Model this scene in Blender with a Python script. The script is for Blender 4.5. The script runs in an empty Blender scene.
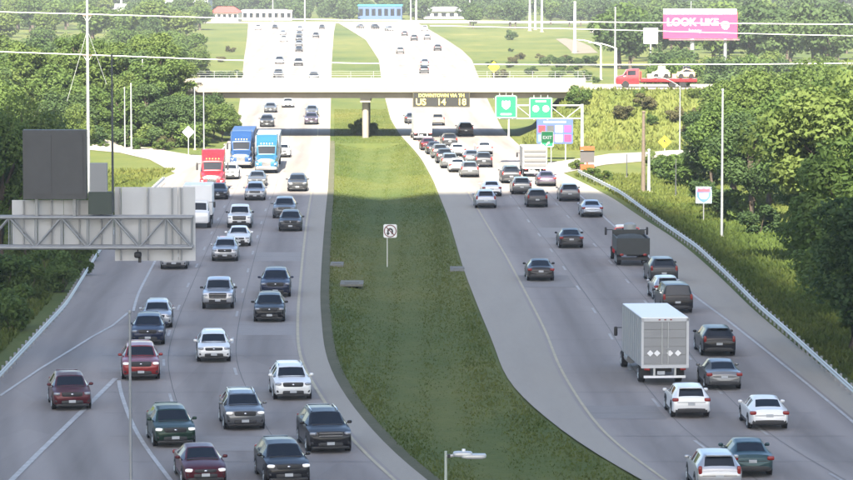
import bpy, bmesh, math, random
import numpy as np
from mathutils import Vector, Matrix
R = math.radians
random.seed(7); rng = np.random.default_rng(7)
S = bpy.context.scene
COL = S.collection

# ------------------------------------------------------------------ camera
F = 3400.0; CX, CY, HOR, CH = 426.67, 240.0, -35.0, 22.0       # pixel model of the photograph (853 x 480)
PITCH = math.atan((CY - HOR) / F)
cam = bpy.data.cameras.new('camera'); camo = bpy.data.objects.new('camera', cam); COL.objects.link(camo)
cam.sensor_fit = 'HORIZONTAL'; cam.sensor_width = 36.0; cam.lens = 36.0 * F / 853.33
cam.clip_start = 1.0; cam.clip_end = 8000
camo.location = (0, 0, CH); camo.rotation_euler = (math.pi / 2 - PITCH, 0, 0)
S.camera = camo

# ------------------------------------------------------------------ world, sun, exposure
SUN_EL, SUN_AZ = 40.0, 186.0          # azimuth clockwise from north (+Y): the sun stands behind the camera
w = bpy.data.worlds.new('World'); S.world = w; w.use_nodes = True
nt = w.node_tree; nt.nodes.clear()
sky = nt.nodes.new('ShaderNodeTexSky'); sky.sky_type = 'NISHITA'; sky.sun_disc = False
sky.sun_elevation = R(SUN_EL); sky.sun_rotation = R(SUN_AZ); sky.air_density = 1.0; sky.dust_density = 2.0
bg = nt.nodes.new('ShaderNodeBackground'); bg.inputs['Strength'].default_value = 0.05
wo = nt.nodes.new('ShaderNodeOutputWorld')
nt.links.new(sky.outputs[0], bg.inputs[0]); nt.links.new(bg.outputs[0], wo.inputs[0])
sl = bpy.data.lights.new('sun', 'SUN'); sl.energy = 2.8; sl.angle = R(0.5); sl.color = (1.0, 0.93, 0.79)
so = bpy.data.objects.new('sun', sl); COL.objects.link(so)
sdir = Vector((math.sin(R(SUN_AZ)) * math.cos(R(SUN_EL)), math.cos(R(SUN_AZ)) * math.cos(R(SUN_EL)), math.sin(R(SUN_EL))))
so.rotation_euler = sdir.to_track_quat('Z', 'Y').to_euler(); so.location = (0, -50, 80)
vs = S.view_settings; vs.view_transform = 'Standard'; vs.look = 'None'; vs.gamma = 1.0; vs.exposure = 2.85
HAZE = 0.00017
S.cycles.max_bounces = 6; S.cycles.diffuse_bounces = 3; S.cycles.volume_bounces = 0

# ------------------------------------------------------------------ pixel helpers
def ray(px, py):
    x, u = (px - CX) / F, -(py - CY) / F
    return np.array([x, math.cos(PITCH) + u * math.sin(PITCH), -math.sin(PITCH) + u * math.cos(PITCH)])
def G(px, py, z=0.0):
    d = ray(px, py); t = (z - CH) / d[2]
    return Vector((d[0] * t, d[1] * t, z))
def P(px, py, Y):
    d = ray(px, py); t = Y / d[1]
    return Vector((d[0] * t, Y, CH + d[2] * t))

YG = np.arange(-60, 2400, 1.0)
def curve(pts, z=0.0, k=15):
    q = sorted([(G(px, py, z).y, G(px, py, z).x) for py, px in pts])
    ys = np.array([a for a, b in q]); xs = np.array([b for a, b in q])
    v = np.interp(YG, ys, xs)
    lo = YG < ys[0]; v[lo] = xs[0] + (YG[lo] - ys[0]) * (xs[1] - xs[0]) / (ys[1] - ys[0])
    hi = YG > ys[-1]; v[hi] = xs[-1] + (YG[hi] - ys[-1]) * (xs[-1] - xs[-2]) / (ys[-1] - ys[-2])
    pad = np.concatenate([np.full(k, v[0]), v, np.full(k, v[-1])])
    ker = np.hanning(2 * k + 1); ker /= ker.sum()
    return np.convolve(pad, ker, 'valid')
def at(c, Y): return float(np.interp(Y, YG, c))

# ------------------------------------------------------------------ mesh helpers
class MB:
    def __init__(s): s.v = []; s.f = []
    def add(s, vs, fs):
        b = len(s.v); s.v += [tuple(p) for p in vs]; s.f += [tuple(i + b for i in f) for f in fs]; return s
    def box(s, c, d, rz=0.0, taper=1.0):
        cx, cy, cz = c; dx, dy, dz = [q / 2 for q in d]; cr, sr = math.cos(rz), math.sin(rz)
        vs = []
        for z, t in ((-dz, 1), (dz, taper)):
            for x, y in ((-dx, -dy), (dx, -dy), (dx, dy), (-dx, dy)):
                x *= t; y *= t
                vs.append((cx + x * cr - y * sr, cy + x * sr + y * cr, cz + z))
        return s.add(vs, [(3, 2, 1, 0), (4, 5, 6, 7), (0, 1, 5, 4), (1, 2, 6, 5), (2, 3, 7, 6), (3, 0, 4, 7)])
    def tube(s, pts, rad, n=8, caps=True):
        pts = [Vector(p) for p in pts]; rad = rad if hasattr(rad, '__len__') else [rad] * len(pts)
        vs, fs = [], []
        for i, p in enumerate(pts):
            t = (pts[min(i + 1, len(pts) - 1)] - pts[max(i - 1, 0)]).normalized()
            a = t.cross(Vector((0, 0, 1)))
            if a.length < 1e-3: a = Vector((1, 0, 0))
            a.normalize(); b = t.cross(a)
            for j in range(n):
                an = 2 * math.pi * j / n
                vs.append(p + (a * math.cos(an) + b * math.sin(an)) * rad[i])
        for i in range(len(pts) - 1):
            for j in range(n):
                k = (j + 1) % n
                fs.append((i * n + j, i * n + k, (i + 1) * n + k, (i + 1) * n + j))
        if caps:
            fs.append(tuple(reversed(range(n)))); fs.append(tuple(range((len(pts) - 1) * n, len(pts) * n)))
        return s.add(vs, fs)
    def ell(s, c, r, e=0.55, nu=12, nv=7):
        sp = lambda v: math.copysign(abs(v) ** e, v)
        vs, fs = [], []
        for i in range(nv + 1):
            ph = -math.pi / 2 + math.pi * i / nv
            for j in range(nu):
                th = 2 * math.pi * j / nu
                vs.append((c[0] + r[0] * sp(math.cos(ph)) * sp(math.cos(th)), c[1] + r[1] * sp(math.cos(ph)) * sp(math.sin(th)), c[2] + r[2] * sp(math.sin(ph))))
        for i in range(nv):
            for j in range(nu):
                k = (j + 1) % nu
                fs.append((i * nu + j, i * nu + k, (i + 1) * nu + k, (i + 1) * nu + j))
        return s.add(vs, fs)
    def lathe_x(s, prof, cx, cy, cz, n=20):     # profile of (x, r) round an axis along X
        vs, fs = [], []
        for x, r in prof:
            for j in range(n):
                a = 2 * math.pi * j / n
                vs.append((cx + x, cy + r * math.cos(a), cz + r * math.sin(a)))
        for i in range(len(prof) - 1):
            for j in range(n):
                k = (j + 1) % n
                fs.append((i * n + j, i * n + k, (i + 1) * n + k, (i + 1) * n + j))
        fs.append(tuple(range(n))); fs.append(tuple(reversed(range((len(prof) - 1) * n, len(prof) * n))))
        return s.add(vs, fs)
    def mesh(s, name, mat=None, smooth=None):
        me = bpy.data.meshes.new(name); me.from_pydata(s.v, [], s.f)
        bm = bmesh.new(); bm.from_mesh(me); bmesh.ops.recalc_face_normals(bm, faces=bm.faces); bm.to_mesh(me); bm.free()
        if smooth:
            me.shade_smooth(); me.set_sharp_from_angle(angle=R(smooth))
        if mat: me.materials.append(mat)
        return me
def link(name, me, parent=None, loc=None, rz=0.0):
    o = bpy.data.objects.new(name, me); COL.objects.link(o)
    if parent: o.parent = parent
    if loc is not None: o.location = loc
    if rz: o.rotation_euler.z = rz
    return o
def build(name, mb, mat, parent=None, smooth=None, loc=None, rz=0.0):
    return link(name, mb.mesh(name, mat, smooth), parent, loc, rz)
def tag(o, label=None, cat=None, group=None, kind=None):
    if label: o['label'] = label
    if cat: o['category'] = cat
    if group: o['group'] = group
    if kind: o['kind'] = kind
    return o
def thing(name, label, cat, loc=(0, 0, 0), rz=0.0, group=None):
    return tag(link(name, None, None, loc, rz), label, cat, group)
def own(o, m):                               # a material of its own on a shared mesh
    o.material_slots[0].link = 'OBJECT'; o.material_slots[0].material = m; return o

# ------------------------------------------------------------------ materials
MATS = {}
def mat(name, col, rough=0.6, metal=0.0, spec=0.5, coat=0.0, noise=None, emit=None, bump=None, trans=0.0):
    """noise = (scale, amount, stretch_y); bump = (scale, strength)"""
    if name in MATS: return MATS[name]
    m = bpy.data.materials.new(name); m.use_nodes = True; t = m.node_tree; b = t.nodes['Principled BSDF']
    c4 = (*col, 1)
    b.inputs['Base Color'].default_value = c4; b.inputs['Roughness'].default_value = rough; b.inputs['Metallic'].default_value = metal
    b.inputs['Specular IOR Level'].default_value = spec; b.inputs['Coat Weight'].default_value = coat; b.inputs['Coat Roughness'].default_value = 0.08
    if emit: b.inputs['Emission Color'].default_value = (*emit[0], 1); b.inputs['Emission Strength'].default_value = emit[1]
    tc = t.nodes.new('ShaderNodeTexCoord')
    if noise:
        mp = t.nodes.new('ShaderNodeMapping'); mp.inputs['Scale'].default_value = (1, noise[2] if len(noise) > 2 else 1, 1)
        n = t.nodes.new('ShaderNodeTexNoise'); n.inputs['Scale'].default_value = noise[0]; n.inputs['Detail'].default_value = 5
        mx = t.nodes.new('ShaderNodeMix'); mx.data_type = 'RGBA'
        mx.inputs['A'].default_value = (*[q * (1 - noise[1]) for q in col], 1); mx.inputs['B'].default_value = (*[min(1, q * (1 + noise[1])) for q in col], 1)
        t.links.new(tc.outputs['Object'], mp.inputs[0]); t.links.new(mp.outputs[0], n.inputs[0])
        t.links.new(n.outputs[0], mx.inputs['Factor']); t.links.new(mx.outputs['Result'], b.inputs['Base Color'])
    if bump:
        n = t.nodes.new('ShaderNodeTexNoise'); n.inputs['Scale'].default_value = bump[0]; n.inputs['Detail'].default_value = 4
        bp = t.nodes.new('ShaderNodeBump'); bp.inputs['Strength'].default_value = bump[1]; bp.inputs['Distance'].default_value = 0.05
        t.links.new(tc.outputs['Object'], n.inputs[0]); t.links.new(n.outputs[0], bp.inputs['Height']); t.links.new(bp.outputs[0], b.inputs['Normal'])
    MATS[name] = m; return m

def layered(name, cols, scales, rough=0.9, stretch=(1, 1, 1), bump=None, trans=None, rnd=False):
    """colour ramp over a mix of noises of several scales"""
    m = bpy.data.materials.new(name); m.use_nodes = True; t = m.node_tree; b = t.nodes['Principled BSDF']
    b.inputs['Roughness'].default_value = rough; b.inputs['Specular IOR Level'].default_value = 0.2
    tc = t.nodes.new('ShaderNodeTexCoord'); mp = t.nodes.new('ShaderNodeMapping'); mp.inputs['Scale'].default_value = stretch
    t.links.new(tc.outputs['Object'], mp.inputs[0])
    prev = None
    for i, (sc, am) in enumerate(scales):
        n = t.nodes.new('ShaderNodeTexNoise'); n.inputs['Scale'].default_value = sc; n.inputs['Detail'].default_value = 6; n.inputs['Roughness'].default_value = 0.6
        t.links.new(mp.outputs[0], n.inputs[0])
        ml = t.nodes.new('ShaderNodeMath'); ml.operation = 'MULTIPLY_ADD'; ml.inputs[1].default_value = am
        t.links.new(n.outputs[0], ml.inputs[0])
        if prev is None: ml.inputs[2].default_value = 0.5 - 0.5 * sum(a for _, a in scales)
        else: t.links.new(prev, ml.inputs[2])
        prev = ml.outputs[0]
    if rnd:
        oi = t.nodes.new('ShaderNodeObjectInfo'); ml = t.nodes.new('ShaderNodeMath'); ml.operation = 'MULTIPLY_ADD'; ml.inputs[1].default_value = 0.5
        sb = t.nodes.new('ShaderNodeMath'); sb.operation = 'SUBTRACT'; sb.inputs[1].default_value = 0.25
        t.links.new(oi.outputs['Random'], ml.inputs[0]); t.links.new(prev, ml.inputs[2]); t.links.new(ml.outputs[0], sb.inputs[0]); prev = sb.outputs[0]
    cr = t.nodes.new('ShaderNodeValToRGB'); e = cr.color_ramp.elements
    while len(e) < len(cols): e.new(0.5)
    for i, c in enumerate(cols): e[i].position = i / (len(cols) - 1); e[i].color = (*c, 1)
    t.links.new(prev, cr.inputs[0]); t.links.new(cr.outputs[0], b.inputs['Base Color'])
    if bump:
        n = t.nodes.new('ShaderNodeTexNoise'); n.inputs['Scale'].default_value = bump[0]; n.inputs['Detail'].default_value = 5
        bp = t.nodes.new('ShaderNodeBump'); bp.inputs['Strength'].default_value = bump[1]; bp.inputs['Distance'].default_value = 0.2
        t.links.new(tc.outputs['Object'], n.inputs[0]); t.links.new(n.outputs[0], bp.inputs['Height']); t.links.new(bp.outputs[0], b.inputs['Normal'])
    if trans:
        tr = t.nodes.new('ShaderNodeBsdfTranslucent'); mx = t.nodes.new('ShaderNodeMixShader'); mx.inputs[0].default_value = trans
        t.links.new(cr.outputs[0], tr.inputs[0]); t.links.new(b.outputs[0], mx.inputs[1]); t.links.new(tr.outputs[0], mx.inputs[2])
        t.links.new(mx.outputs[0], t.nodes['Material Output'].inputs[0])
    MATS[name] = m; return m

M_GRASS = layered('grass_ground', [(.036, .060, .015), (.070, .099, .022), (.128, .138, .034), (.26, .205, .082)], [(0.016, 1.0), (0.06, .9), (0.3, .5), (2.2, .3)], .95, (1, .45, 1), (3.0, .35))
M_TUFT = layered('grass_blades', [(.038, .064, .015), (.073, .104, .022), (.132, .144, .035), (.26, .205, .082)], [(0.016, 1.0), (0.06, .9), (0.5, .5)], .9, (1, .45, 1), None, .25)
M_EDGE = layered('brownish_edge', [(.060, .070, .034), (.10, .098, .058), (.16, .145, .10)], [(0.3, .8), (3.0, .6)], .95)
M_ROAD = layered('worn_concrete', [(.255, .226, .205), (.303, .270, .246), (.343, .306, .280)], [(0.5, .7), (0.06, .6), (6.0, .25)], .85, (1, .05, 1), (40, .15))
M_SHOULDER = layered('shoulder_concrete', [(.295, .265, .222), (.345, .312, .262), (.39, .355, .30)], [(0.5, .6), (0.08, .7), (5.0, .3)], .88, (1, .12, 1), (40, .15))
M_CONC = mat('bridge_concrete', (.25, .225, .185), .85, noise=(.6, .22), bump=(8, .2))
M_CONC_D = mat('girder_concrete', (.26, .232, .19), .85, noise=(.6, .22))
M_WHITE_PAINT = layered('white_road_paint', [(.26, .25, .23), (.42, .41, .39), (.66, .65, .63)], [(1.5, 1.0), (9, .7)], .6)
M_FAINT = layered('worn_lane_paint', [(.26, .24, .22), (.38, .36, .34), (.60, .58, .55)], [(.6, 1.0), (5, .9)], .6)
M_YEL_PAINT = layered('yellow_road_paint', [(.27, .25, .20), (.42, .36, .24), (.56, .47, .30)], [(1.0, .9), (9, .5)], .6)
M_GALV = mat('galvanised_steel', (.52, .53, .53), .45, .55, noise=(2, .15))
M_GALV_D = mat('dull_grey_steel', (.27, .28, .29), .5, .4, noise=(2, .2))
M_ALU = mat('sign_back_aluminium', (.50, .51, .52), .55, .15, noise=(.8, .12))
M_DKBOX = mat('dark_sign_housing', (.060, .062, .065), .55, noise=(1.5, .2))
M_WOOD = mat('weathered_pole_wood', (.13, .10, .075), .9, noise=(6, .35, 1), bump=(20, .4))
M_GLASS = mat('tinted_glass', (.010, .013, .018), .06, 0, .4)
M_BLACK = mat('black_plastic', (.018, .018, .020), .5)
M_TYRE = mat('tyre_rubber', (.016, .016, .017), .85, noise=(8, .2))
M_RIM = mat('alloy_rim', (.42, .43, .44), .35, .8)
M_CHROME = mat('chrome_trim', (.60, .61, .63), .2, 1.0)
M_HEAD = mat('headlight_lens', (.30, .31, .33), .12, .2, .6)
M_HEAD_ON = mat('headlight_lit', (.8, .8, .8), .2, emit=((1, .95, .85), .055))
M_TAIL = mat('tail_light_lens', (.22, .012, .010), .2, 0, .6)
M_TAIL_ON = mat('tail_light_lit', (.4, .02, .02), .2, emit=((1, .06, .04), .15))
M_PLATE = mat('licence_plate', (.40, .42, .44), .5)
M_TAR = mat('tar_seal', (.13, .125, .115), .8, noise=(1, .3))
M_GREEN_SIGN = mat('green_sign_sheet', (.006, .27, .085), .45, noise=(1, .08))
M_BLUE_SIGN = mat('blue_sign_sheet', (.06, .10, .52), .45, noise=(1, .08))
M_WHITE = mat('white_sheet', (.80, .80, .80), .5, noise=(1.5, .06))
M_YELLOW = mat('yellow_sign_sheet', (.85, .62, .02), .45)
M_ORANGE = mat('orange_paint', (.52, .075, .015), .5, noise=(2, .12))
M_PINK = mat('pink_poster', (.46, .030, .105), .5, noise=(.5, .12))
M_RED = mat('red_print', (.62, .03, .04), .5)
M_PURPLE = mat('purple_print', (.20, .05, .40), .5)
M_AMBER = mat('amber_lamps', (.8, .6, .1), .5, emit=((1, .72, .12), .42))

PAINT = {'white': ((.74, .74, .73), .05), 'silver': ((.42, .43, .45), .5), 'grey': ((.14, .145, .15), .5), 'black': ((.012, .012, .014), .1),
         'darkgrey': ((.045, .047, .052), .4), 'navy': ((.016, .022, .050), .3), 'red': ((.24, .014, .014), .2), 'maroon': ((.085, .014, .020), .3),
         'green': ((.012, .035, .022), .3), 'teal': ((.020, .055, .062), .3), 'blue': ((.020, .060, .165), .1), 'skyblue': ((.026, .120, .215), .1),
         'truckred': ((.50, .018, .024), .05), 'purple': ((.085, .065, .095), .4), 'beige': ((.34, .31, .26), .4), 'bluesilver': ((.30, .34, .40), .5)}
def paint(c):
    col, me = PAINT[c]
    return mat(c + '_car_paint', col, .30, me, .4 if max(col) < .1 else .5, .15 if max(col) < .1 else .5, noise=(1.2, .06))

def lane_wear(m):
    """darker oil strip and wheel tracks that follow the lanes (attribute lat = metres from the inner edge line)"""
    t = m.node_tree; b = t.nodes['Principled BSDF']; src = b.inputs['Base Color'].links[0].from_socket
    at_ = t.nodes.new('ShaderNodeAttribute'); at_.attribute_name = 'lat'
    def mth(op, a, v=None, w=None):
        n = t.nodes.new('ShaderNodeMath'); n.operation = op
        for i, q in enumerate((a, v, w)):
            if q is None: continue
            if isinstance(q, (int, float)): n.inputs[i].default_value = q
            else: t.links.new(q, n.inputs[i])
        return n.outputs[0]
    ang = mth('MULTIPLY', at_.outputs['Fac'], 2 * math.pi / 3.76)
    oil = mth('POWER', mth('MULTIPLY_ADD', mth('COSINE', ang), -.5, .5), 3.0)
    trk = mth('POWER', mth('MULTIPLY_ADD', mth('COSINE', mth('MULTIPLY', ang, 2.0)), -.5, .5), 2.0)
    tc = t.nodes.new('ShaderNodeTexCoord'); mp = t.nodes.new('ShaderNodeMapping'); mp.inputs['Scale'].default_value = (.8, .03, 1); t.links.new(tc.outputs['Object'], mp.inputs[0])
    n = t.nodes.new('ShaderNodeTexNoise'); n.inputs['Scale'].default_value = 1.0; n.inputs['Detail'].default_value = 6; t.links.new(mp.outputs[0], n.inputs[0])
    dk = mth('MULTIPLY', mth('MULTIPLY_ADD', oil, .30, mth('MULTIPLY', trk, .16)), mth('MULTIPLY_ADD', n.outputs[0], 1.6, .1))
    mp2 = t.nodes.new('ShaderNodeMapping'); mp2.inputs['Scale'].default_value = (.35, .06, 1); t.links.new(tc.outputs['Object'], mp2.inputs[0])
    vo = t.nodes.new('ShaderNodeTexVoronoi'); vo.inputs['Scale'].default_value = 1.0; t.links.new(mp2.outputs[0], vo.inputs[0])
    slab = mth('MULTIPLY_ADD', vo.outputs['Color'], .10, -.05)
    fac = mth('SUBTRACT', mth('SUBTRACT', 1.03, dk), slab)
    mx = t.nodes.new('ShaderNodeVectorMath'); mx.operation = 'SCALE'; t.links.new(src, mx.inputs[0]); t.links.new(fac, mx.inputs['Scale']); t.links.new(mx.outputs[0], b.inputs['Base Color'])
lane_wear(M_ROAD)

# ------------------------------------------------------------------ road geometry
L0 = curve([(480, -120), (420, -40), (350, 20), (310, 58), (255, 95), (188, 150), (178, 164), (165, 198), (150, 222), (130, 236), (100, 240), (60, 244), (40, 247), (27, 248)])
L1 = curve([(480, 425), (469, 410), (439, 379), (407, 352), (377, 333), (350, 324), (300, 320), (260, 322), (220, 325), (190, 328), (150, 330), (100, 331), (60, 332), (32, 334), (27, 335)])
R0 = curve([(480, 640), (458, 600), (437, 568), (410, 535.5), (391, 514), (372, 502), (350, 496), (315, 481), (271, 464), (220, 449), (200, 441), (180, 433), (160, 422), (150, 414), (135, 400), (120, 391), (90, 383), (60, 379), (40, 366), (30, 350), (27, 345)])
R1 = curve([(480, 960), (400, 862), (335, 783), (312, 755), (282, 725), (254, 694), (237, 672), (217, 640), (199, 614), (184, 585), (170, 556), (150, 524), (130, 503), (100, 488), (80, 480), (60, 472), (50, 462), (40, 447), (30, 430)])
YL = curve([(477, 390), (443, 352), (401, 323), (366, 302), (350, 298), (315, 297.7), (260, 302.5), (220, 307), (190, 312), (150, 317), (100, 320), (60, 323), (32, 327)])
RYL = curve([(480, 664), (462, 639), (445, 614), (430, 599), (408, 584), (377, 564), (358, 555), (336, 548), (303, 531), (258, 507), (220, 484), (190, 467), (160, 447), (135, 420), (120, 409), (90, 400), (60, 391), (40, 377)])
VR = curve([(480, 169.5), (435, 135), (395, 121), (378.5, 115.6), (311, 134), (298, 136), (266, 153), (230, 172), (200, 196), (170, 222), (150, 231), (130, 239), (100, 246), (60, 251)])
RWE = curve([(480, 920), (400, 826), (349, 763), (315, 720), (297, 694), (223, 610), (200, 585), (180, 562), (160, 530), (135, 499), (100, 483), (60, 466), (40, 440)])

def strip(name, cl, cr, z, m, y0=-40, y1=1400, step=4.0, dl=0.0, dr=0.0, parent=None, cross=1):
    ys = np.arange(y0, y1 + .01, step); vs = []; fs = []
    for y in ys:
        a, b = at(cl, y) + dl, at(cr, y) + dr
        for k in range(cross + 1): vs.append((a + (b - a) * k / cross, y, z))
    n = cross + 1
    for i in range(len(ys) - 1):
        for k in range(cross): fs.append((i * n + k, i * n + k + 1, (i + 1) * n + k + 1, (i + 1) * n + k))
    return build(name, MB().add(vs, fs), m, parent)

# ground sheet with the embankment of the crossing road and a ditch in the median
BY, BW, BZ = 440.0, 9.0, 6.3                # crossing road: centre line, half width, road level
BXL, BXR = -33.0, 19.0                      # inner tops of the abutment slopes
def sstep(a, b, x): t = np.clip((x - a) / (b - a), 0, 1); return t * t * (3 - 2 * t)
def ground_z(x, y):
    ridge = 1 - np.clip((np.abs(y - BY) - BW - .5) / 15.0, 0, 1)
    side = np.maximum(1 - sstep(BXL - 1, BXL + 7, x), sstep(BXR - 7, BXR + 1, x))
    z = BZ * .995 * ridge * side
    z = z + 3.0 * sstep(700, 1250, y) * sstep(95, 190, np.abs(x))              # low swells far out
    return z
xs = np.concatenate([np.linspace(-1600, -120, 38), np.linspace(-116, 116, 117), np.linspace(120, 1600, 38)])
ys = np.concatenate([np.linspace(-260, 100, 19), np.linspace(104, 400, 75), np.linspace(402, 480, 40), np.linspace(484, 1500, 120), np.linspace(1530, 3200, 40)])
XX, YY = np.meshgrid(xs, ys); ZZ = ground_z(XX, YY)
IL = np.interp(YY, YG, L1); IR = np.interp(YY, YG, R0)
mid = (XX - IL) / np.maximum(IR - IL, .1)
ZZ = ZZ - np.where((mid > 0) & (mid < 1) & (YY < 420), .55 * np.sin(np.clip(mid, 0, 1) * math.pi) ** 2, 0)
nx = len(xs); vv = np.stack([XX.ravel(), YY.ravel(), ZZ.ravel()], 1)
ff = [(j * nx + i, j * nx + i + 1, (j + 1) * nx + i + 1, (j + 1) * nx + i) for j in range(len(ys) - 1) for i in range(nx - 1)]
gm = bpy.data.meshes.new('ground'); gm.from_pydata(vv.tolist(), [], ff); gm.shade_smooth(); gm.materials.append(M_GRASS)
tag(link('ground', gm), kind='structure')

def road(name, cl, cr):
    return tag(strip(name, cl, cr, .05, M_ROAD, -40, 1330, 4, cross=6), kind='structure')
road_l = road('southbound_road', L0, L1)
road_r = road('northbound_road', R0, R1)
for o, c in ((road_l, YL), (road_r, RYL)):
    me = o.data; co = np.empty(len(me.vertices) * 3); me.vertices.foreach_get('co', co); co = co.reshape(-1, 3)
    at_ = me.attributes.new('lat', 'FLOAT', 'POINT'); at_.data.foreach_set('value', (co[:, 0] - np.interp(co[:, 1], YG, c)).astype(np.float32))
# slab repairs: replaced panels of slightly other concrete
for k, (px, py, c, lane, ln) in enumerate(((0, 452, YL, -2, 5), (0, 420, RYL, 1, 5), (0, 336, YL, -1, 8), (0, 352, RYL, 2, 5), (0, 288, RYL, 1, 9), (0, 262, YL, -1, 8), (0, 310, RYL, 3, 6), (0, 400, YL, -1, 5), (0, 238, RYL, 2, 10), (0, 380, YL, -3, 5))):
    y0 = G(426, py).y; a = lane * 3.76 + (.12 if lane < 0 else -3.64); vs = []
    for yy in (y0, y0 + ln * .5, y0 + ln): vs += [(at(c, yy) + a, yy, .0575), (at(c, yy) + a + 3.5, yy, .0575)]
    sh_ = .91 if k % 2 else 1.08
    tag(build('slab_repair', MB().add(vs, [(0, 1, 3, 2), (2, 3, 5, 4)]), mat('repair_concrete_%d' % (k % 3), (.265 * sh_, .24 * sh_, .22 * sh_), .85, noise=(2.0, .10))), kind='structure')
# lighter shoulders
tag(strip('median_shoulder', YL, L1, .056, M_SHOULDER, -40, 1320, 4, .25, .0), kind='structure')
tag(strip('median_shoulder', R0, RYL, .056, M_SHOULDER, -40, 1320, 4, .0, -.25), kind='structure')
tag(strip('outer_shoulder', RWE, R1, .056, M_SHOULDER, -40, 420, 4, .25, 0), kind='structure')
# dark brownish strip between the southbound shoulder and the median grass
tag(strip('edge_strip', L1, L1, .03, M_EDGE, 60, 428, 3, -.1, .6), kind='structure')

def pstrip(name, pairs, z, m, n=6):
    """a road strip through pairs of pixels (near edge, far edge)"""
    a = [G(*p) for p, q in pairs]; b = [G(*q) for p, q in pairs]
    t = np.linspace(0, len(pairs) - 1, (len(pairs) - 1) * n + 1)
    def samp(l, k): return np.interp(t, range(len(l)), [p[k] for p in l])
    A = np.stack([samp(a, 0), samp(a, 1)], 1); B = np.stack([samp(b, 0), samp(b, 1)], 1)
    vs = [(x, y, z + float(ground_z(np.array(x), np.array(y)))) for pr in zip(A, B) for x, y in pr]
    fs = [(2 * i, 2 * i + 1, 2 * i + 3, 2 * i + 2) for i in range(len(t) - 1)]
    return build(name, MB().add(vs, fs), m)
tag(pstrip('exit_ramp_road', [((552, 176), (548, 163)), ((575, 171), (585, 158)), ((605, 165), (610, 154)), ((650, 161), (655, 152)), ((700, 155), (705, 147)), ((770, 150), (775, 143))], .045, M_SHOULDER), kind='structure')
tag(pstrip('entry_ramp_road', [((0, 149), (0, 141)), ((60, 149), (60, 142)), ((88, 150), (88, 143)), ((120, 153), (122, 145)), ((150, 160), (155, 149)), ((172, 172), (190, 155)), ((190, 181), (222, 157))], .045, M_SHOULDER), kind='structure')

# painted markings
MZ = .066
def line(name, c, off, wd, m, y0, y1):
    return tag(strip(name, c, c, MZ, m, y0, y1, 3, off - wd / 2, off + wd / 2), kind='structure')
line('yellow_edge_line', YL, 0, .17, M_YEL_PAINT, -40, 1000)
line('yellow_edge_line', RYL, 0, .15, M_YEL_PAINT, -40, 1000)
line('white_edge_line', RWE, 0, .17, M_WHITE_PAINT, -40, 400)
line('white_edge_line', VR, 0, .20, M_WHITE_PAINT, -40, G(0, 378.5).y)
line('white_edge_line', VR, 0, .17, M_WHITE_PAINT, G(0, 312).y, 330)
def pline(name, pix, wd, m):
    pts = [G(*p, .05) for p in pix]; vs = []; fs = []
    for i, p in enumerate(pts):
        t = (pts[min(i + 1, len(pts) - 1)] - pts[max(i - 1, 0)]).normalized(); nrm = Vector((-t.y, t.x, 0)) * wd / 2
        vs += [(p + nrm)[:2] + (MZ + .003,), (p - nrm)[:2] + (MZ + .003,)]
    fs = [(2 * i, 2 * i + 1, 2 * i + 3, 2 * i + 2) for i in range(len(pts) - 1)]
    return tag(build(name, MB().add(vs, fs), m), kind='structure')
pline('gore_line', [(115.6, 378.5), (95, 399), (74, 419), (40, 452), (10, 482)], .28, M_WHITE_PAINT)
pline('ramp_edge_line', [(128, 313), (112.8, 325.6), (92, 337), (73.5, 348.6), (40, 369), (0, 396)], .17, M_WHITE_PAINT)
def dashes(c, off, y0, y1, ph):
    mb = MB(); y = y0 + ph
    while y < y1:
        vs = []
        for k in range(3):
            yy = y + k * 1.6; x = at(c, yy) + off; vs += [(x - .075, yy, MZ), (x + .075, yy, MZ)]
        mb.add(vs, [(0, 1, 3, 2), (2, 3, 5, 4)]); y += 15.24
    return mb
for c, off, ph in ((YL, -3.85, 0), (YL, -7.7, 4), (YL, -11.4, 9), (RYL, 3.75, 2), (RYL, 7.5, 7)):
    o = build('lane_dashes', dashes(c, off, 90 if off > -9 else 315, 420 if off > -9 else 420, ph), M_FAINT); o['kind'] = 'structure'
# longitudinal pavement joints, sealed with tar
for c, off in ((YL, -3.62), (YL, -7.45), (RYL, 3.95), (RYL, 7.7)):
    tag(strip('pavement_joint', c, c, .060, M_TAR, 60, 480, 4, off - .018, off + .018), kind='structure')
jt = MB()
for y in np.arange(92, 420, 8.2):            # transverse joints
    for c, a, b in ((YL, -11.2, .1), (RYL, -.1, 11.1)):
        x0, x1 = at(c, y) + a, at(c, y) + b
        jt.add([(x0, y, .061), (x1, y, .061), (x1, y + .05, .061), (x0, y + .05, .061)], [(0, 1, 2, 3)])
tag(build('transverse_joints', jt, M_TAR), kind='structure')
# concrete aprons of the median drains
for px, py, wx, wy in ((459, 269, 1.6, 3.5), (337, 264, 1.2, 3.0), (352, 283, 2.0, 3.0)):
    g = G(px, py); mb = MB(); mb.box((0, 0, .0), (wx * .8, wy, .14)); mb.box((0, 0, .09), (wx * .5, wy * .5, .06))
    tag(build('drain_apron', mb, mat('weathered_apron', (.17, .165, .14), .9, noise=(2, .25)), loc=(g.x, g.y, -.02)), kind='structure')


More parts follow.
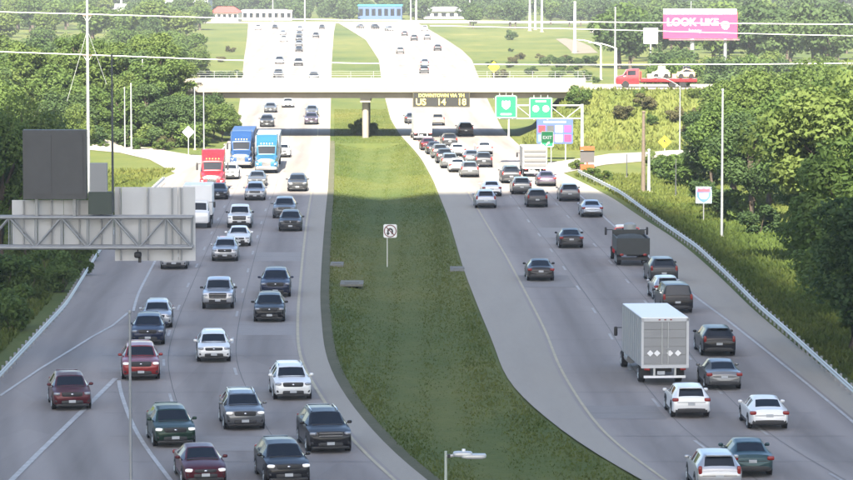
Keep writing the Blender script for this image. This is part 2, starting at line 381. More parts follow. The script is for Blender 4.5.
# ------------------------------------------------------------------ bridge over the road
br = thing('road_bridge', 'long pale concrete road bridge crossing over both carriageways', 'bridge', (0, BY, 0))
x0, x1 = BXL, BXR
build('deck', MB().box(((x0 + x1) / 2, 0, BZ - .13), (x1 - x0 + 4, 2 * BW, .26)), M_CONC, br)
for k in range(6):
    build('girder', MB().box(((x0 + x1) / 2, -7.6 + k * 3.04, BZ - .72), (x1 - x0 + 2, .5, .9)), M_CONC_D, br)
for s in (-1, 1):
    p = MB().box(((x0 + x1) / 2, s * (BW - .18), BZ + .42), (x1 - x0 + 4, .34, .84))
    p.box(((x0 + x1) / 2, s * (BW + .02), BZ - .12), (x1 - x0 + 4, .12, .5))
    build('parapet', p, M_CONC, br)
    for x in np.arange(x0 - 1, x1 + 2, 3.0):
        build('fence_post', MB().tube([(x, s * (BW - .18), BZ + .84), (x, s * (BW - .18), BZ + 1.75)], .035, 6), M_GALV_D, br)
    for z in (1.15, 1.45, 1.74):
        build('rail', MB().tube([(x0 - 1, s * (BW - .18), BZ + z), (x1 + 2, s * (BW - .18), BZ + z)], .014, 6), M_GALV_D, br)
pxp = P(366.5, 120, BY).x
build('pier_cap', MB().box((pxp, 0, BZ - 1.44), (1.3, 15.5, .54)), M_CONC, br)
for k in range(3):
    build('pier', MB().tube([(pxp, -6.2 + 6.2 * k, -.7), (pxp, -6.2 + 6.2 * k, BZ - 1.70)], .42, 14), M_CONC, br, 40)
for s, x in ((-1, x0 - .2), (1, x1 + .2)):
    build('abutment', MB().box((x, 0, BZ - 1.2), (1.0, 2 * BW - .8, 2.0)), M_CONC_D, br)
def approach(x0, x1):
    mb = MB(); n = 40
    for i in range(n): pass
    mb.box(((x0 + x1) / 2, BY, BZ + .02), (x1 - x0, 2 * BW - 1.2, .08))
    return mb
tag(build('crossing_road', approach(BXR + 2, 420), M_SHOULDER), kind='structure')
tag(build('crossing_road', approach(-420, BXL - 2), M_SHOULDER), kind='structure')

# ------------------------------------------------------------------ text
def text_mesh(s, size, m, bold=0.0):
    cu = bpy.data.curves.new('t', 'FONT'); cu.body = s; cu.size = size; cu.align_x = 'CENTER'; cu.align_y = 'CENTER'; cu.extrude = .01; cu.offset = bold
    o = bpy.data.objects.new('t', cu); COL.objects.link(o)
    bpy.context.view_layer.update()
    me = bpy.data.meshes.new_from_object(o.evaluated_get(bpy.context.evaluated_depsgraph_get()))
    bpy.data.objects.remove(o); bpy.data.curves.remove(cu); me.materials.clear(); me.materials.append(m); return me
def put_text(name, s, size, m, parent, loc, bold=0.0, sx=1.0):
    o = link(name, text_mesh(s, size, m, bold), parent, loc); o.rotation_euler = (math.pi / 2, 0, 0); o.scale = (sx, 1, 1); return o

# message sign on the bridge
D = BY - BW - .6
a, b = P(413, 92, D), P(470, 107, D); wd, hg = b.x - a.x, a.z - b.z
ms = thing('message_sign', 'black electronic message sign with amber digits on the bridge face', 'message sign', ((a.x + b.x) / 2, D, b.z))
build('housing', MB().box((0, 0, hg / 2), (wd, .7, hg)), mat('black_sign_face', (.012, .012, .010), .7), ms)
fr = MB()
for s in (-1, 1): fr.box((s * (wd / 2 - .06), -.38, hg / 2), (.12, .06, hg)); fr.box((0, -.382, hg / 2 + s * (hg / 2 - .05)), (wd, .06, .1))
build('frame', fr, mat('olive_frame', (.045, .042, .02), .6), ms)
put_text('lettering', 'DOWNTOWN VIA TH', .58, M_AMBER, ms, (0, -.37, hg * .77), .006)
for tx, x in (('US', -.36), ('14', .0), ('18', .36)): put_text('lettering', tx, 1.15, M_AMBER, ms, (wd * x, -.37, hg * .33), .012)
for s in (-1, 1): build('bracket', MB().box((s * wd * .3, .42, hg * .55), (.25, .3, .3)), M_GALV_D, ms)

# ------------------------------------------------------------------ overhead sign structure with two green signs
def rounded_panel(wd, hg, t, r=.15):
    mb = MB(); pts = []
    for cx, cz, a0 in ((wd / 2 - r, hg / 2 - r, 0), (-wd / 2 + r, hg / 2 - r, 90), (-wd / 2 + r, -hg / 2 + r, 180), (wd / 2 - r, -hg / 2 + r, 270)):
        for k in range(5): an = R(a0 + 22.5 * k); pts.append((cx + r * math.cos(an), cz + r * math.sin(an)))
    n = len(pts); vs = [(x, -t / 2, z) for x, z in pts] + [(x, t / 2, z) for x, z in pts]
    return mb.add(vs, [tuple(range(n)), tuple(reversed(range(n, 2 * n)))] + [(i, (i + 1) % n, n + (i + 1) % n, n + i) for i in range(n)])
def ring_panel(wd, hg, t, bw=.08, r=.15):
    mb = MB()
    o = rounded_panel(wd, hg, t, r).v; i_ = rounded_panel(wd - 2 * bw, hg - 2 * bw, t, max(.02, r - bw)).v
    n = len(o) // 2
    return mb.add(o[:n] + i_[:n], [(k, (k + 1) % n, n + (k + 1) % n, n + k) for k in range(n)])
def disc(r, t, n=20):
    vs = [(r * math.cos(2 * math.pi * k / n), -t / 2, r * math.sin(2 * math.pi * k / n)) for k in range(n)] + [(r * math.cos(2 * math.pi * k / n), t / 2, r * math.sin(2 * math.pi * k / n)) for k in range(n)]
    return MB().add(vs, [tuple(range(n)), tuple(reversed(range(n, 2 * n)))] + [(i, (i + 1) % n, n + (i + 1) % n, n + i) for i in range(n)])
SHIELD = [(-.42, .50), (-.2, .43), (0, .5), (.2, .43), (.42, .50), (.5, .18), (.46, -.12), (.28, -.36), (0, -.52), (-.28, -.36), (-.46, -.12), (-.5, .18)]
def shape(pts, sc, t):
    n = len(pts); vs = [(x * sc, -t / 2, z * sc) for x, z in pts] + [(x * sc, t / 2, z * sc) for x, z in pts]
    return MB().add(vs, [tuple(range(n)), tuple(reversed(range(n, 2 * n)))] + [(i, (i + 1) % n, n + (i + 1) % n, n + i) for i in range(n)])

D = 374.0; g = G(582, 165)
os_ = thing('overhead_sign_structure', 'pale steel cantilever sign structure holding green signs over the right lanes', 'sign structure', (g.x, D, 0))
zt, zb = P(583, 105.5, D).z, P(583, 118.5, D).z; xl = P(500, 110, D).x - g.x
build('post', MB().tube([(0, 0, 0), (0, 0, zt + .15)], [.20, .16], 14), M_GALV, os_, 40)
build('base', MB().box((0, 0, .15), (.9, .9, .3)), M_CONC, os_)
for z in (zt, zb): build('chord', MB().tube([(0, 0, z), (xl, 0, z)], .08, 10), M_GALV, os_, 40)
for k in range(5):
    xa, xb = xl * k / 5, xl * (k + 1) / 5
    build('web', MB().tube([(xa, 0, zb if k % 2 else zt), (xb, 0, zt if k % 2 else zb)], .035, 8), M_GALV, os_, 40)
def overhead_sign(p0, p1, label, draw):
    a, b = P(p0[0], p0[1], D - .35), P(p1[0], p1[1], D - .35); wd, hg = b.x - a.x, a.z - b.z
    t = thing('guide_sign', label, 'road sign', ((a.x + b.x) / 2, D - .35, (a.z + b.z) / 2), 0, 'green guide signs on the overhead structure')
    build('panel', rounded_panel(wd, hg, .06), M_GREEN_SIGN, t)
    o = build('border', ring_panel(wd - .06, hg - .06, .01, .07), M_WHITE, t); o.location.y = -.045
    for s in (-1, 1): build('bracket', MB().box((s * wd * .3, .16, 0), (.12, .26, hg * 1.08)), M_GALV, t)
    for s in (-1, 0, 1): build('lamp_arm', MB().tube([(s * wd * .3, 0, hg / 2), (s * wd * .3, -.05, hg / 2 + .28)], .04, 6), M_GALV, t)
    draw(t, wd, hg); return t
def d1(t, wd, hg):
    o = build('route_marker', shape(SHIELD, .95, .02), M_WHITE, t); o.location = (0, -.05, hg * .08)
    o = build('legend_bar', MB().box((0, -.05, -hg * .33), (wd * .5, .02, .17)), M_WHITE, t)
def d2(t, wd, hg):
    for s in (-1, 1):
        o = build('route_marker', disc(.36, .02), M_WHITE, t); o.location = (s * wd * .22, -.05, -hg * .02)
    build('legend_bar', MB().box((0, -.05, hg * .33), (wd * .45, .02, .15)), M_WHITE, t)
overhead_sign((495.5, 95.5), (517, 118), 'green overhead sign with one pale shield, left of the pair', d1)
overhead_sign((529.5, 97.5), (552.5, 119), 'green overhead sign with two pale round marks, right of the pair', d2)

# blue logo sign and the exit sign before it
D = 384.0; a, b = P(537, 119, D), P(573, 143.5, D); wd, hg = b.x - a.x, a.z - b.z
t = thing('services_sign', 'blue roadside services sign with coloured logo panels', 'road sign', ((a.x + b.x) / 2, D, 0))
for s in (-1, 1): build('post', MB().box((s * wd * .3, .1, (a.z - .2) / 2), (.14, .12, a.z - .2)), M_GALV_D, t)
o = build('panel', rounded_panel(wd, hg, .06), M_BLUE_SIGN, t); o.location.z = (a.z + b.z) / 2
build('legend_bar', MB().box((0, -.045, a.z - .32), (wd * .62, .02, .16)), M_WHITE, t)
pc = [M_RED, M_BLUE_SIGN, M_WHITE, M_PURPLE, M_WHITE, M_PINK, M_WHITE, M_RED]
k = 0
for r_ in range(2):
    for c_ in range(4):
        o = build('logo_panel', rounded_panel(wd * .2, hg * .29, .02, .04), [M_RED, M_DKBOX, M_WHITE, M_PURPLE, mat('sky_print', (.15, .45, .75), .5), M_RED, M_WHITE, M_PINK][k], t)
        o.location = (wd * (-.36 + .24 * c_), -.05, b.z + hg * (.6 if r_ == 0 else .22)); k += 1
D = 377.0; a, b = P(541, 131, D), P(554, 147, D); wd, hg = b.x - a.x, a.z - b.z
t = thing('exit_sign', 'small green exit sign standing before the blue services sign', 'road sign', ((a.x + b.x) / 2, D, 0))
for s in (-1, 1): build('post', MB().box((s * wd * .3, .08, a.z * .48), (.1, .1, a.z * .96)), M_GALV_D, t)
o = build('panel', rounded_panel(wd, hg, .05), M_GREEN_SIGN, t); o.location.z = (a.z + b.z) / 2
o = build('border', ring_panel(wd - .05, hg - .05, .01, .06), M_WHITE, t); o.location = (0, -.04, (a.z + b.z) / 2)
put_text('lettering', 'EXIT', .5, M_WHITE, t, (0, -.035, (a.z + b.z) / 2 + .15), .01)
ar = build('arrow', shape([(-.06, -.3), (.06, -.3), (.06, 0), (.18, 0), (0, .28), (-.18, 0), (-.06, 0)], 1.0, .02), M_WHITE, t)
ar.location = (.1, -.04, (a.z + b.z) / 2 - .45); ar.rotation_euler.y = R(45)

# portable orange message trailer
g = G(585, 173.5)
t = thing('message_trailer', 'orange portable message board trailer behind the right guard rail', 'message board', (g.x + .3, g.y + 1, 0))
build('chassis', MB().box((0, 0, .62), (1.45, 1.6, .5)).box((0, -1.3, .5), (.12, 1.6, .1)), M_ORANGE, t)
for s in (-1, 1):
    build('wheel', MB().lathe_x([(-.1, .26), (-.08, .32), (.08, .32), (.1, .26)], s * .8, 0, .32, 14), M_TYRE, t, 40)
    build('jack', MB().tube([(s * .6, -.75, 0), (s * .6, -.75, .6)], .04, 6), M_GALV_D, t)
build('mast', MB().box((0, 0, 1.3), (.14, .14, 1.2)), M_ORANGE, t)
build('display', MB().box((0, -.1, 1.75), (1.5, .18, 1.25)), mat('grey_display', (.075, .07, .07), .5), t)
build('solar_panel', MB().box((0, 0, 2.62), (1.5, .9, .34)), M_ORANGE, t)

# warning diamond, route shield and the no-u-turn sign
D = 372.0; c = P(665, 142, D); r_ = 6.4 * D / F
t = thing('warning_sign', 'yellow diamond warning sign beside the right exit ramp', 'road sign', (c.x, D, 0))
build('post', MB().box((0, .05, (c.z) / 2), (.1, .08, c.z)), M_GALV_D, t)
o = build('panel', shape([(0, 1), (1, 0), (0, -1), (-1, 0)], r_, .04), M_YELLOW, t); o.location.z = c.z
o = build('symbol', shape([(-.3, -.35), (-.1, -.35), (-.1, .05), (.18, .05), (.18, -.35), (.36, -.35), (.36, .2), (.1, .2), (.1, .35), (-.1, .55), (-.32, .3), (-.18, .2), (-.3, .2)], r_ * .8, .02), M_BLACK, t); o.location = (0, -.04, c.z)
D = 291.0; c = P(704, 195, D); sc = 14.5 * D / F
t = thing('route_shield_sign', 'white and blue interstate route shield on the right verge', 'road sign', (c.x, D, 0))
build('post', MB().box((0, .05, c.z / 2), (.09, .07, c.z)), M_GALV_D, t)
o = build('backing', MB().box((0, .01, 0), (sc * 1.1, .03, sc * 1.15)), mat('pale_blue_sheet', (.45, .58, .72), .5), t); o.location.z = c.z
o = build('shield', shape(SHIELD, sc, .03), mat('shield_blue', (.10, .22, .55), .5), t); o.location = (0, -.03, c.z)
o = build('crown_band', shape([(-.40, .47), (-.2, .40), (0, .46), (.2, .40), (.40, .47), (.45, .22), (-.45, .22)], sc, .02), mat('shield_red', (.45, .10, .14), .5), t); o.location = (0, -.055, c.z)
o = build('number_field', shape([(-.33, .12), (.33, .12), (.30, -.12), (.16, -.27), (-.16, -.27), (-.30, -.12)], sc, .02), M_WHITE, t); o.location = (0, -.055, c.z)
g = G(389, 263); c = P(390.3, 231, g.y); sz = 13.5 * g.y / F
t = thing('no_turn_sign', 'small white square no u-turn sign on a post in the grass median', 'road sign', (c.x, g.y, -.3))
zc = c.z + .3
build('post', MB().box((-sz * .22, .05, zc / 2), (.07, .06, zc)), M_GALV, t)
o = build('panel', rounded_panel(sz, sz, .04, .12), M_WHITE, t); o.location.z = zc
pts = []
def annulus(ro, ri, a0, a1, n=24):
    vs = []
    for k in range(n + 1):
        an = R(a0 + (a1 - a0) * k / n); vs += [(ro * math.cos(an), 0, ro * math.sin(an)), (ri * math.cos(an), 0, ri * math.sin(an))]
    return MB().add(vs, [(2 * k, 2 * k + 1, 2 * k + 3, 2 * k + 2) for k in range(n)])
dkred = mat('faded_dark_red', (.16, .03, .03), .5)
u = annulus(sz * .22, sz * .10, 0, 180); u.box((sz * .16, 0, -sz * .12), (sz * .12, .004, sz * .26)); u.box((-sz * .16, 0, -sz * .08), (sz * .12, .004, sz * .18))
u.add([(-sz * .3, 0, -sz * .14), (-sz * .02, 0, -sz * .14), (-sz * .16, 0, -sz * .34)], [(0, 1, 2)])
o = build('u_turn_arrow', u, M_BLACK, t); o.location = (0, -.028, zc)
rg = annulus(sz * .47, sz * .40, 0, 360); rg.add([(-sz * .31, 0, sz * .26), (-sz * .26, 0, sz * .31), (sz * .31, 0, -sz * .26), (sz * .26, 0, -sz * .31)], [(0, 1, 2, 3)])
o = build('prohibition_ring', rg, dkred, t); o.location = (0, -.034, zc)

# ------------------------------------------------------------------ sign truss on the left, seen from behind
D = 184.0
def T(px, py): p = P(px, py, D); return p
base = T(-14, 371)
tr = thing('sign_truss', 'grey steel sign truss reaching in from the left edge', 'sign structure', (base.x, D, 0))
def loc(px, py, dy=0.0): p = T(px, py); return Vector((p.x - base.x, dy, p.z))
build('post', MB().tube([(0, 0, 0), (0, 0, T(0, 200).z)], [.34, .28], 16), M_GALV, tr, 40)
build('base', MB().box((0, 0, .2), (1.3, 1.3, .4)), M_CONC, tr)
for dy in (-.5, .5):
    for py, rr in ((217, .085), (247, .105)):
        build('chord', MB().tube([loc(-14, py, dy), loc(193, py, dy)], rr, 10), M_GALV_D, tr, 40)
    nodes = list(range(192, -20, -26))
    for k, px in enumerate(nodes):
        build('vertical', MB().tube([loc(px, 217, dy), loc(px, 247, dy)], .035, 6), M_GALV_D, tr, 40)
        if k + 1 < len(nodes):
            a, b = (217, 247) if k % 2 else (247, 217)
            build('diagonal', MB().tube([loc(px, a, dy), loc(nodes[k + 1], b, dy)], .05, 8), M_GALV_D, tr, 40)
for px in nodes:
    for py in (217, 247): build('cross_strut', MB().tube([loc(px, py, -.5), loc(px, py, .5)], .035, 6), M_GALV_D, tr, 40)
def back_panels(label, edges, y0, y1, ribs):
    a, b = T(edges[0], y0), T(edges[-1], y1)
    t = thing('guide_sign', label, 'road sign', ((a.x + b.x) / 2, D + .78, b.z), 0, 'sign backs on the left truss')
    for e0, e1 in zip(edges[:-1], edges[1:]):
        x0, x1 = T(e0, y0).x - (a.x + b.x) / 2, T(e1, y0).x - (a.x + b.x) / 2; h = a.z - b.z
        build('panel', MB().box(((x0 + x1) / 2, 0, h / 2), (x1 - x0 - .025, .05, h)), M_ALU, t)
    for px in ribs:
        build('stiffener', MB().box((T(px, y0).x - (a.x + b.x) / 2, -.12, (a.z - b.z) / 2), (.07, .18, (a.z - b.z) * .98)), M_GALV_D, t)
    build('wind_beam', MB().box((0, -.2, (a.z - b.z) * .62), ((b.x - a.x) * .97, .06, .09)), M_GALV, t)
    return t
back_panels('grey back of a large sign at the free end of the truss', [113, 120, 146, 171, 177, 194.5], 188, 262, [119, 147, 171, 180])
back_panels('grey back of a lower sign beside the dark box on the truss', [10, 36, 62, 87, 112], 201, 246, [22, 50, 78, 100])
t = thing('sign_housing', 'tall dark back of an electronic sign above the left truss', 'sign', (T(55, 200).x, D + .3, T(0, 199).z))
h = T(0, 130).z - T(0, 199).z; wd = T(87.5, 0).x - T(24, 0).x
build('housing', MB().box((0, 0, h / 2), (wd, .8, h)), M_DKBOX, t)
for s in (-.25, .25): build('door', MB().box((s * wd, -.42, h * .5), (wd * .4, .04, h * .86)), M_DKBOX, t)
for s in (-.3, .3): build('leg', MB().box((s * wd, 0, -.5), (.16, .3, 1.0)), M_GALV_D, t)
a, b = T(89, 190), T(112.5, 212)
t = thing('equipment_cabinet', 'dark equipment cabinet with a grey box on the left truss', 'cabinet', ((a.x + b.x) / 2, D, T(0, 216).z))
build('housing', MB().box((0, 0, .02 + (a.z - b.z) / 2 + .1), (b.x - a.x, .7, a.z - b.z)), mat('dark_green_cabinet', (.045, .06, .05), .6), t)
build('box', MB().box((-.1, .1, (a.z - b.z) + .9), (.92, .5, 1.55)), mat('mid_grey_box', (.25, .255, .26), .6), t)
c = T(138, 257)
t = thing('sign_lamp', 'dark lamp hanging under the free end of the truss', 'lamp', (c.x, D, c.z))
build('arm', MB().tube([(0, 0, 0), (0, 0, .55)], .035, 6), M_BLACK, t)
build('head', MB().ell((0, 0, .12), (.2, .3, .17)).box((.1, 0, -.12), (.16, .2, .35)), M_BLACK, t, 40)

# ------------------------------------------------------------------ guard rails
def guardrail(pix, label, zt=.72):
    pts = [G(px, py, zt - .1) for px, py in pix]; ys = [p.y for p in pts]
    Y = np.arange(min(ys), max(ys), 2.0); o_ = np.argsort(ys)
    X = np.interp(Y, np.array(ys)[o_], np.array([p.x for p in pts])[o_])
    ker = np.hanning(9); ker /= ker.sum(); X = np.convolve(np.pad(X, 4, mode='edge'), ker, 'valid')
    t = thing('guard_rail', label, 'guard rail', (float(X[0]), float(Y[0]), 0))
    prof = [(.0, -.16), (-.05, -.12), (-.05, -.05), (.03, 0), (-.05, .05), (-.05, .12), (.0, .16)]
    s = -1 if X.mean() < 0 else 1
    vs = []; fs = []; n = len(prof)
    for x, y in zip(X, Y):
        for a, z in prof: vs.append((x - X[0] + a * s, y - Y[0], zt - .16 + z))
    for i in range(len(X) - 1):
        for k in range(n - 1): fs.append((i * n + k, i * n + k + 1, (i + 1) * n + k + 1, (i + 1) * n + k))
    build('rail', MB().add(vs, fs), M_GALV, t, 60)
    pm = MB().box((0, 0, .34), (.12, .16, .68)).mesh('post', M_GALV_D)
    bm_ = MB().box((0, 0, 0), (.14, .14, .3)).mesh('block', M_WOOD)
    for x, y in zip(X, Y):
        link('post', pm, t, (x - X[0] + .20 * s, y - Y[0], 0)); 
    return t
guardrail([(577, 170), (590, 176), (620, 191), (645, 209), (660, 220), (698, 246), (728, 274), (758, 304), (785, 327), (860, 395), (900, 432)], 'long steel guard rail along the right shoulder')
guardrail([(165, 177), (153, 188), (128, 214), (99, 250), (66, 303), (20, 352), (-30, 405)], 'steel guard rail along the left shoulder behind the truss')

# ------------------------------------------------------------------ poles and wires
POLES = 'lamp and utility poles'
def lamp_pole(px, ytop, ybase, label, arm=None, m=None, r=.09, name='light_pole'):
    g = G(px, ybase); gz = float(ground_z(np.array(g.x), np.array(g.y)))
    zt = P(px, ytop, g.y).z
    t = thing(name, label, 'pole', (g.x, g.y, gz), 0, POLES); zt -= gz
    m = m or M_GALV
    build('pole', MB().tube([(0, 0, 0), (0, 0, zt)], [r * 1.3, r * .8], 10), m, t, 40)
    build('base', MB().box((0, 0, .08), (r * 5, r * 5, .16)), M_CONC, t)
    if arm:
        n = 8; pts = [(arm * k / n, 0, zt - .1 + 1.1 * math.sin(math.pi * .5 * k / n)) for k in range(n + 1)]
        build('arm', MB().tube(pts, .05 if r < .13 else .09, 6), m, t, 40)
        build('lamp_head', MB().ell((arm + math.copysign(.3, arm), 0, zt + .98), (.42, .16, .09)), M_GALV_D, t, 40)
    else:
        build('cap', MB().ell((0, 0, zt), (r * 1.1, r * 1.1, .1)), m, t, 40)
    return t
lamp_pole(722, 90, 238, 'tall pale pole rising before the right-hand trees')
lamp_pole(680, 86, 158, 'dark pole with a curved lamp arm beside the yellow diamond', -2.6, M_GALV_D, .08)
lamp_pole(615, 8, 130, 'very tall thin pole behind the red flatbed truck', None, M_GALV, .10)
lamp_pole(643.5, 112, 193, 'thick weathered wood pole on the right verge', None, M_WOOD, .17, 'utility_pole')
lamp_pole(649, 150, 193, 'short pale post beside the weathered wood pole', None, M_GALV, .14, 'post')
lamp_pole(113, 55, 214, 'slim dark pole rising above the left sign truss', None, M_DKBOX, .09, 'utility_pole')
lamp_pole(125, 88, 152, 'slim white pole, leftmost before the left wood', None, M_GALV, .06)
lamp_pole(131.5, 84, 155, 'slim white pole, second before the left wood', None, M_GALV, .08)
lamp_pole(143, 60, 143, 'taller slim white pole, third before the left wood', None, M_GALV, .06)
lamp_pole(195, 88, 150, 'slim white pole beside the left wood, fourth from the left', None, M_GALV, .06)
lamp_pole(204, 88, 150, 'slim white pole nearest the left carriageway', None, M_GALV, .06)
lamp_pole(509, 112, 138, 'short white post under the left green sign', None, M_WHITE, .09, 'post')
lamp_pole(575, 2, 53, 'thick white monopole beyond the bridge on the right', None, M_WHITE, .33, 'monopole')
lamp_pole(530, -8, 31, 'white pole, left of three far poles above the lawn', None, M_WHITE, .30)
lamp_pole(535.5, -8, 30, 'white pole, middle of three far poles above the lawn', None, M_WHITE, .26)
lamp_pole(542, -8, 32, 'white pole, right of three far poles above the lawn', None, M_WHITE, .30)
lamp_pole(416.5, -8, 25, 'white far pole above the northbound traffic', None, M_WHITE, .28)
lamp_pole(411, -8, 24, 'thinner far pole left of the one above northbound traffic', None, M_WHITE, .2)
lamp_pole(470, -6, 26, 'slim far pole before the white far building', None, M_WHITE, .2)
lamp_pole(305, -8, 24, 'slim far pole above the southbound queue', None, M_WHITE, .2)
lamp_pole(273, -8, 24, 'slim far pole beside the far red roof', None, M_GALV, .2)
lamp_pole(121.5, -8, 30, 'stout white far pole on the left lawn', None, M_WHITE, .38)
lamp_pole(601, 45, 80, 'lamp pole with a long arched arm, left of two beyond the bridge', -4.5, M_WHITE, .14)
lamp_pole(616.5, 48, 84, 'lamp pole with a long arched arm, right of two beyond the bridge', -4.5, M_WHITE, .14)
lamp_pole(691, 2, 62, 'slim pole crossing in front of the pink billboard', None, M_GALV, .10)
lamp_pole(627, 155, 178, 'low dark delineator post behind the right guard rail', None, M_DKBOX, .05, 'post')
lamp_pole(676, 160, 197, 'low dark post left of the route shield', None, M_DKBOX, .05, 'post')
# slim pole rising in the left foreground
t = lamp_pole(131, 312, 492, 'slim grey pole standing in the left foreground', None, M_GALV_D, .06)
# steel wire pole and the wires
WD = 325.0
p = P(87, -20, WD)
t = thing('utility_pole', 'white steel utility pole carrying the wires at the far left', 'pole', (p.x, WD, 0), 0, POLES)
build('pole', MB().tube([(0, 0, 0), (0, 0, p.z)], [.17, .11], 12), M_GALV, t, 40)
build('base', MB().box((0, 0, .1), (.8, .8, .2)), M_CONC, t)
for py in (14, 54): 
    z = P(87, py, WD).z
    build('crossarm', MB().box((0, 0, z - .12), (.9, .14, .14)), M_WOOD, t)
    for s in (-1, 1): build('brace', MB().tube([(s * .42, 0, z - .12), (0, 0, z - .8)], .03, 6), M_GALV, t)
for k, (dx, h) in enumerate(((-2.0, 3.4), (1.8, 2.6))):
    build('guy_wire', MB().tube([(0, 0, P(87, 30, WD).z), (dx, 0, P(87, 30, WD).z - h * 2)], .018, 5), M_GALV, t)
def wire(pix, label, r=.05):
    pts = [P(px, py, WD) for px, py in pix]; o0 = pts[0].copy()
    xs = np.array([p.x for p in pts]); zs = np.array([p.z for p in pts]); X = np.linspace(xs[0], xs[-1], 60); Z = np.interp(X, xs, zs)
    ker = np.hanning(13); ker /= ker.sum(); Z = np.convolve(np.pad(Z, 6, mode='edge'), ker, 'valid')
    tag(build('power_line', MB().tube([(x - o0.x, 0, z - o0.z) for x, z in zip(X, Z)], r, 6), mat('bright_aluminium_wire', (.80, .80, .78), .5, .0), None, 40, o0), label, 'power line', 'power lines crossing the view')
wire([(-80, 10), (66, 13.5), (240, 18.5), (430, 21), (600, 22), (786, 24), (930, 24.5)], 'highest power line crossing near the top of the view', .042)
wire([(87, 29), (240, 34)], 'short low power line at the upper left', .03) if False else None
wire([(430, 25.5), (600, 29.5), (786, 34.5), (930, 37)], 'faint power line just below the highest on the right', .03)
wire([(-80, 49), (66, 54), (240, 60.5), (330, 63), (480, 64.5), (600, 64.8), (786, 64), (930, 62)], 'power line crossing lower, above the bridge', .042)

# LED street lamp in the foreground
D = 68.0; a = P(446, 451, D)
t = thing('street_lamp', 'slim pole with a grey flat street lamp head in the foreground', 'street lamp', (a.x, D, -.3))
H = a.z + .3
build('pole', MB().tube([(0, 0, 0), (0, 0, H)], [.09, .028], 12), mat('pale_green_grey_pole', (.42, .46, .42), .45, .4), t, 40)
build('base', MB().box((0, 0, .35), (.4, .4, .7)), M_CONC, t)
build('arm', MB().tube([(0, 0, H - .10), (.10, 0, H - .10), (.22, 0, H - .08)], .03, 8), M_GALV, t, 40)
hd = MB().ell((.34, 0, H - .06), (.20, .13, .055), .5, 16, 8); hd.ell((.56, 0, H - .10), (.26, .16, .04), .45, 16, 8)
hd.box((.62, -.02, H - .065), (.36, .22, .012))
build('lamp_head', hd, M_GALV, t, 50)
build('photocell', MB().tube([(.36, 0, H - .01), (.36, 0, H + .04)], .035, 10), M_WHITE, t, 40)
build('lens', MB().box((.58, 0, H - .143), (.34, .22, .012)), M_HEAD, t)
build('clamp', MB().box((.06, -.01, H - .10), (.06, .09, .07)), M_BLACK, t)

# ------------------------------------------------------------------ billboard
D = 680.0; a, b = P(663.5, 12, D), P(737.5, 38.5, D); wd, hg = b.x - a.x, a.z - b.z
gz = float(ground_z(np.array(a.x), np.array(D)))
t = thing('billboard', 'bright pink billboard with white lettering at the upper right', 'billboard', ((a.x + b.x) / 2, D, gz)); zc = (a.z + b.z) / 2 - gz
build('panel', MB().box((0, 0, zc), (wd, .5, hg)), M_PINK, t)
build('top_cap', MB().box((-.1, -.02, zc + hg / 2 + .1), (wd * .985, .62, hg * .2)), M_WHITE, t)
put_text('lettering', 'LOOK', 2.1, M_WHITE, t, (-wd * .255, -.27, zc + hg * .11), .05)
put_text('lettering', 'LIKE', 1.9, M_WHITE, t, (wd * .12, -.27, zc + hg * .11), .05)
put_text('lettering', 'honey', 1.05, mat('pale_pink_print', (.85, .45, .62), .5), t, (-wd * .07, -.27, zc - hg * .2), .0)
o = build('emblem', shape([(-.5, .1), (-.42, .32), (-.2, .46), (.1, .47), (.36, .38), (.5, .14), (.44, -.2), (.2, -.5), (.05, -.42), (-.1, -.5), (-.34, -.3)], 1.7, .02), M_WHITE, t); o.location = (wd * .335, -.27, zc)
build('emblem_band', MB().box((wd * .335, -.30, zc + .2), (1.35, .02, .32)), mat('grey_print', (.16, .10, .13), .5), t)
build('catwalk', MB().box((wd * .05, -.6, zc - hg / 2 - .25), (wd * .95, .7, .12)).box((wd * .05, -.93, zc - hg / 2 + .0), (wd * .95, .04, .05)), mat('pinkish_steel', (.30, .16, .20), .6), t)
for s in (-.1, .34): build('post', MB().tube([(wd * s, .1, 0), (wd * s, .1, zc - hg / 2)], .35, 12), M_GALV_D, t, 40)
D = 676.0; a, b = P(644, 28, D), P(658, 43.5, D)
t = thing('blank_sign', 'blank white square sign left of the pink billboard', 'sign', ((a.x + b.x) / 2, D, 0))
build('panel', MB().box((0, 0, (a.z + b.z) / 2), (b.x - a.x, .4, a.z - b.z)), M_WHITE, t)
build('post', MB().tube([(0, .05, 0), (0, .05, b.z)], .2, 10), M_GALV_D, t, 40)
# small yellow diamond beyond the bridge
D = 560.0; c = P(494, 67, D)
t = thing('warning_sign', 'far yellow diamond sign beside the northbound road beyond the bridge', 'road sign', (c.x, D, 0))
o = build('panel', shape([(0, 1), (1, 0), (0, -1), (-1, 0)], .95, .04), M_YELLOW, t); o.location.z = c.z
build('post', MB().box((0, .06, c.z / 2), (.14, .08, c.z)), M_GALV_D, t)

# back of a diamond sign at the edge of the left wood
D = 392.0; c = P(188.5, 132, D)
t = thing('diamond_sign', 'pale back of a diamond sign at the edge of the left wood', 'road sign', (c.x, D, 0))
o = build('panel', shape([(0, 1), (1, 0), (0, -1), (-1, 0)], .72, .04), M_ALU, t); o.location.z = c.z
build('post', MB().box((0, -.06, c.z / 2), (.09, .08, c.z)), M_GALV_D, t)

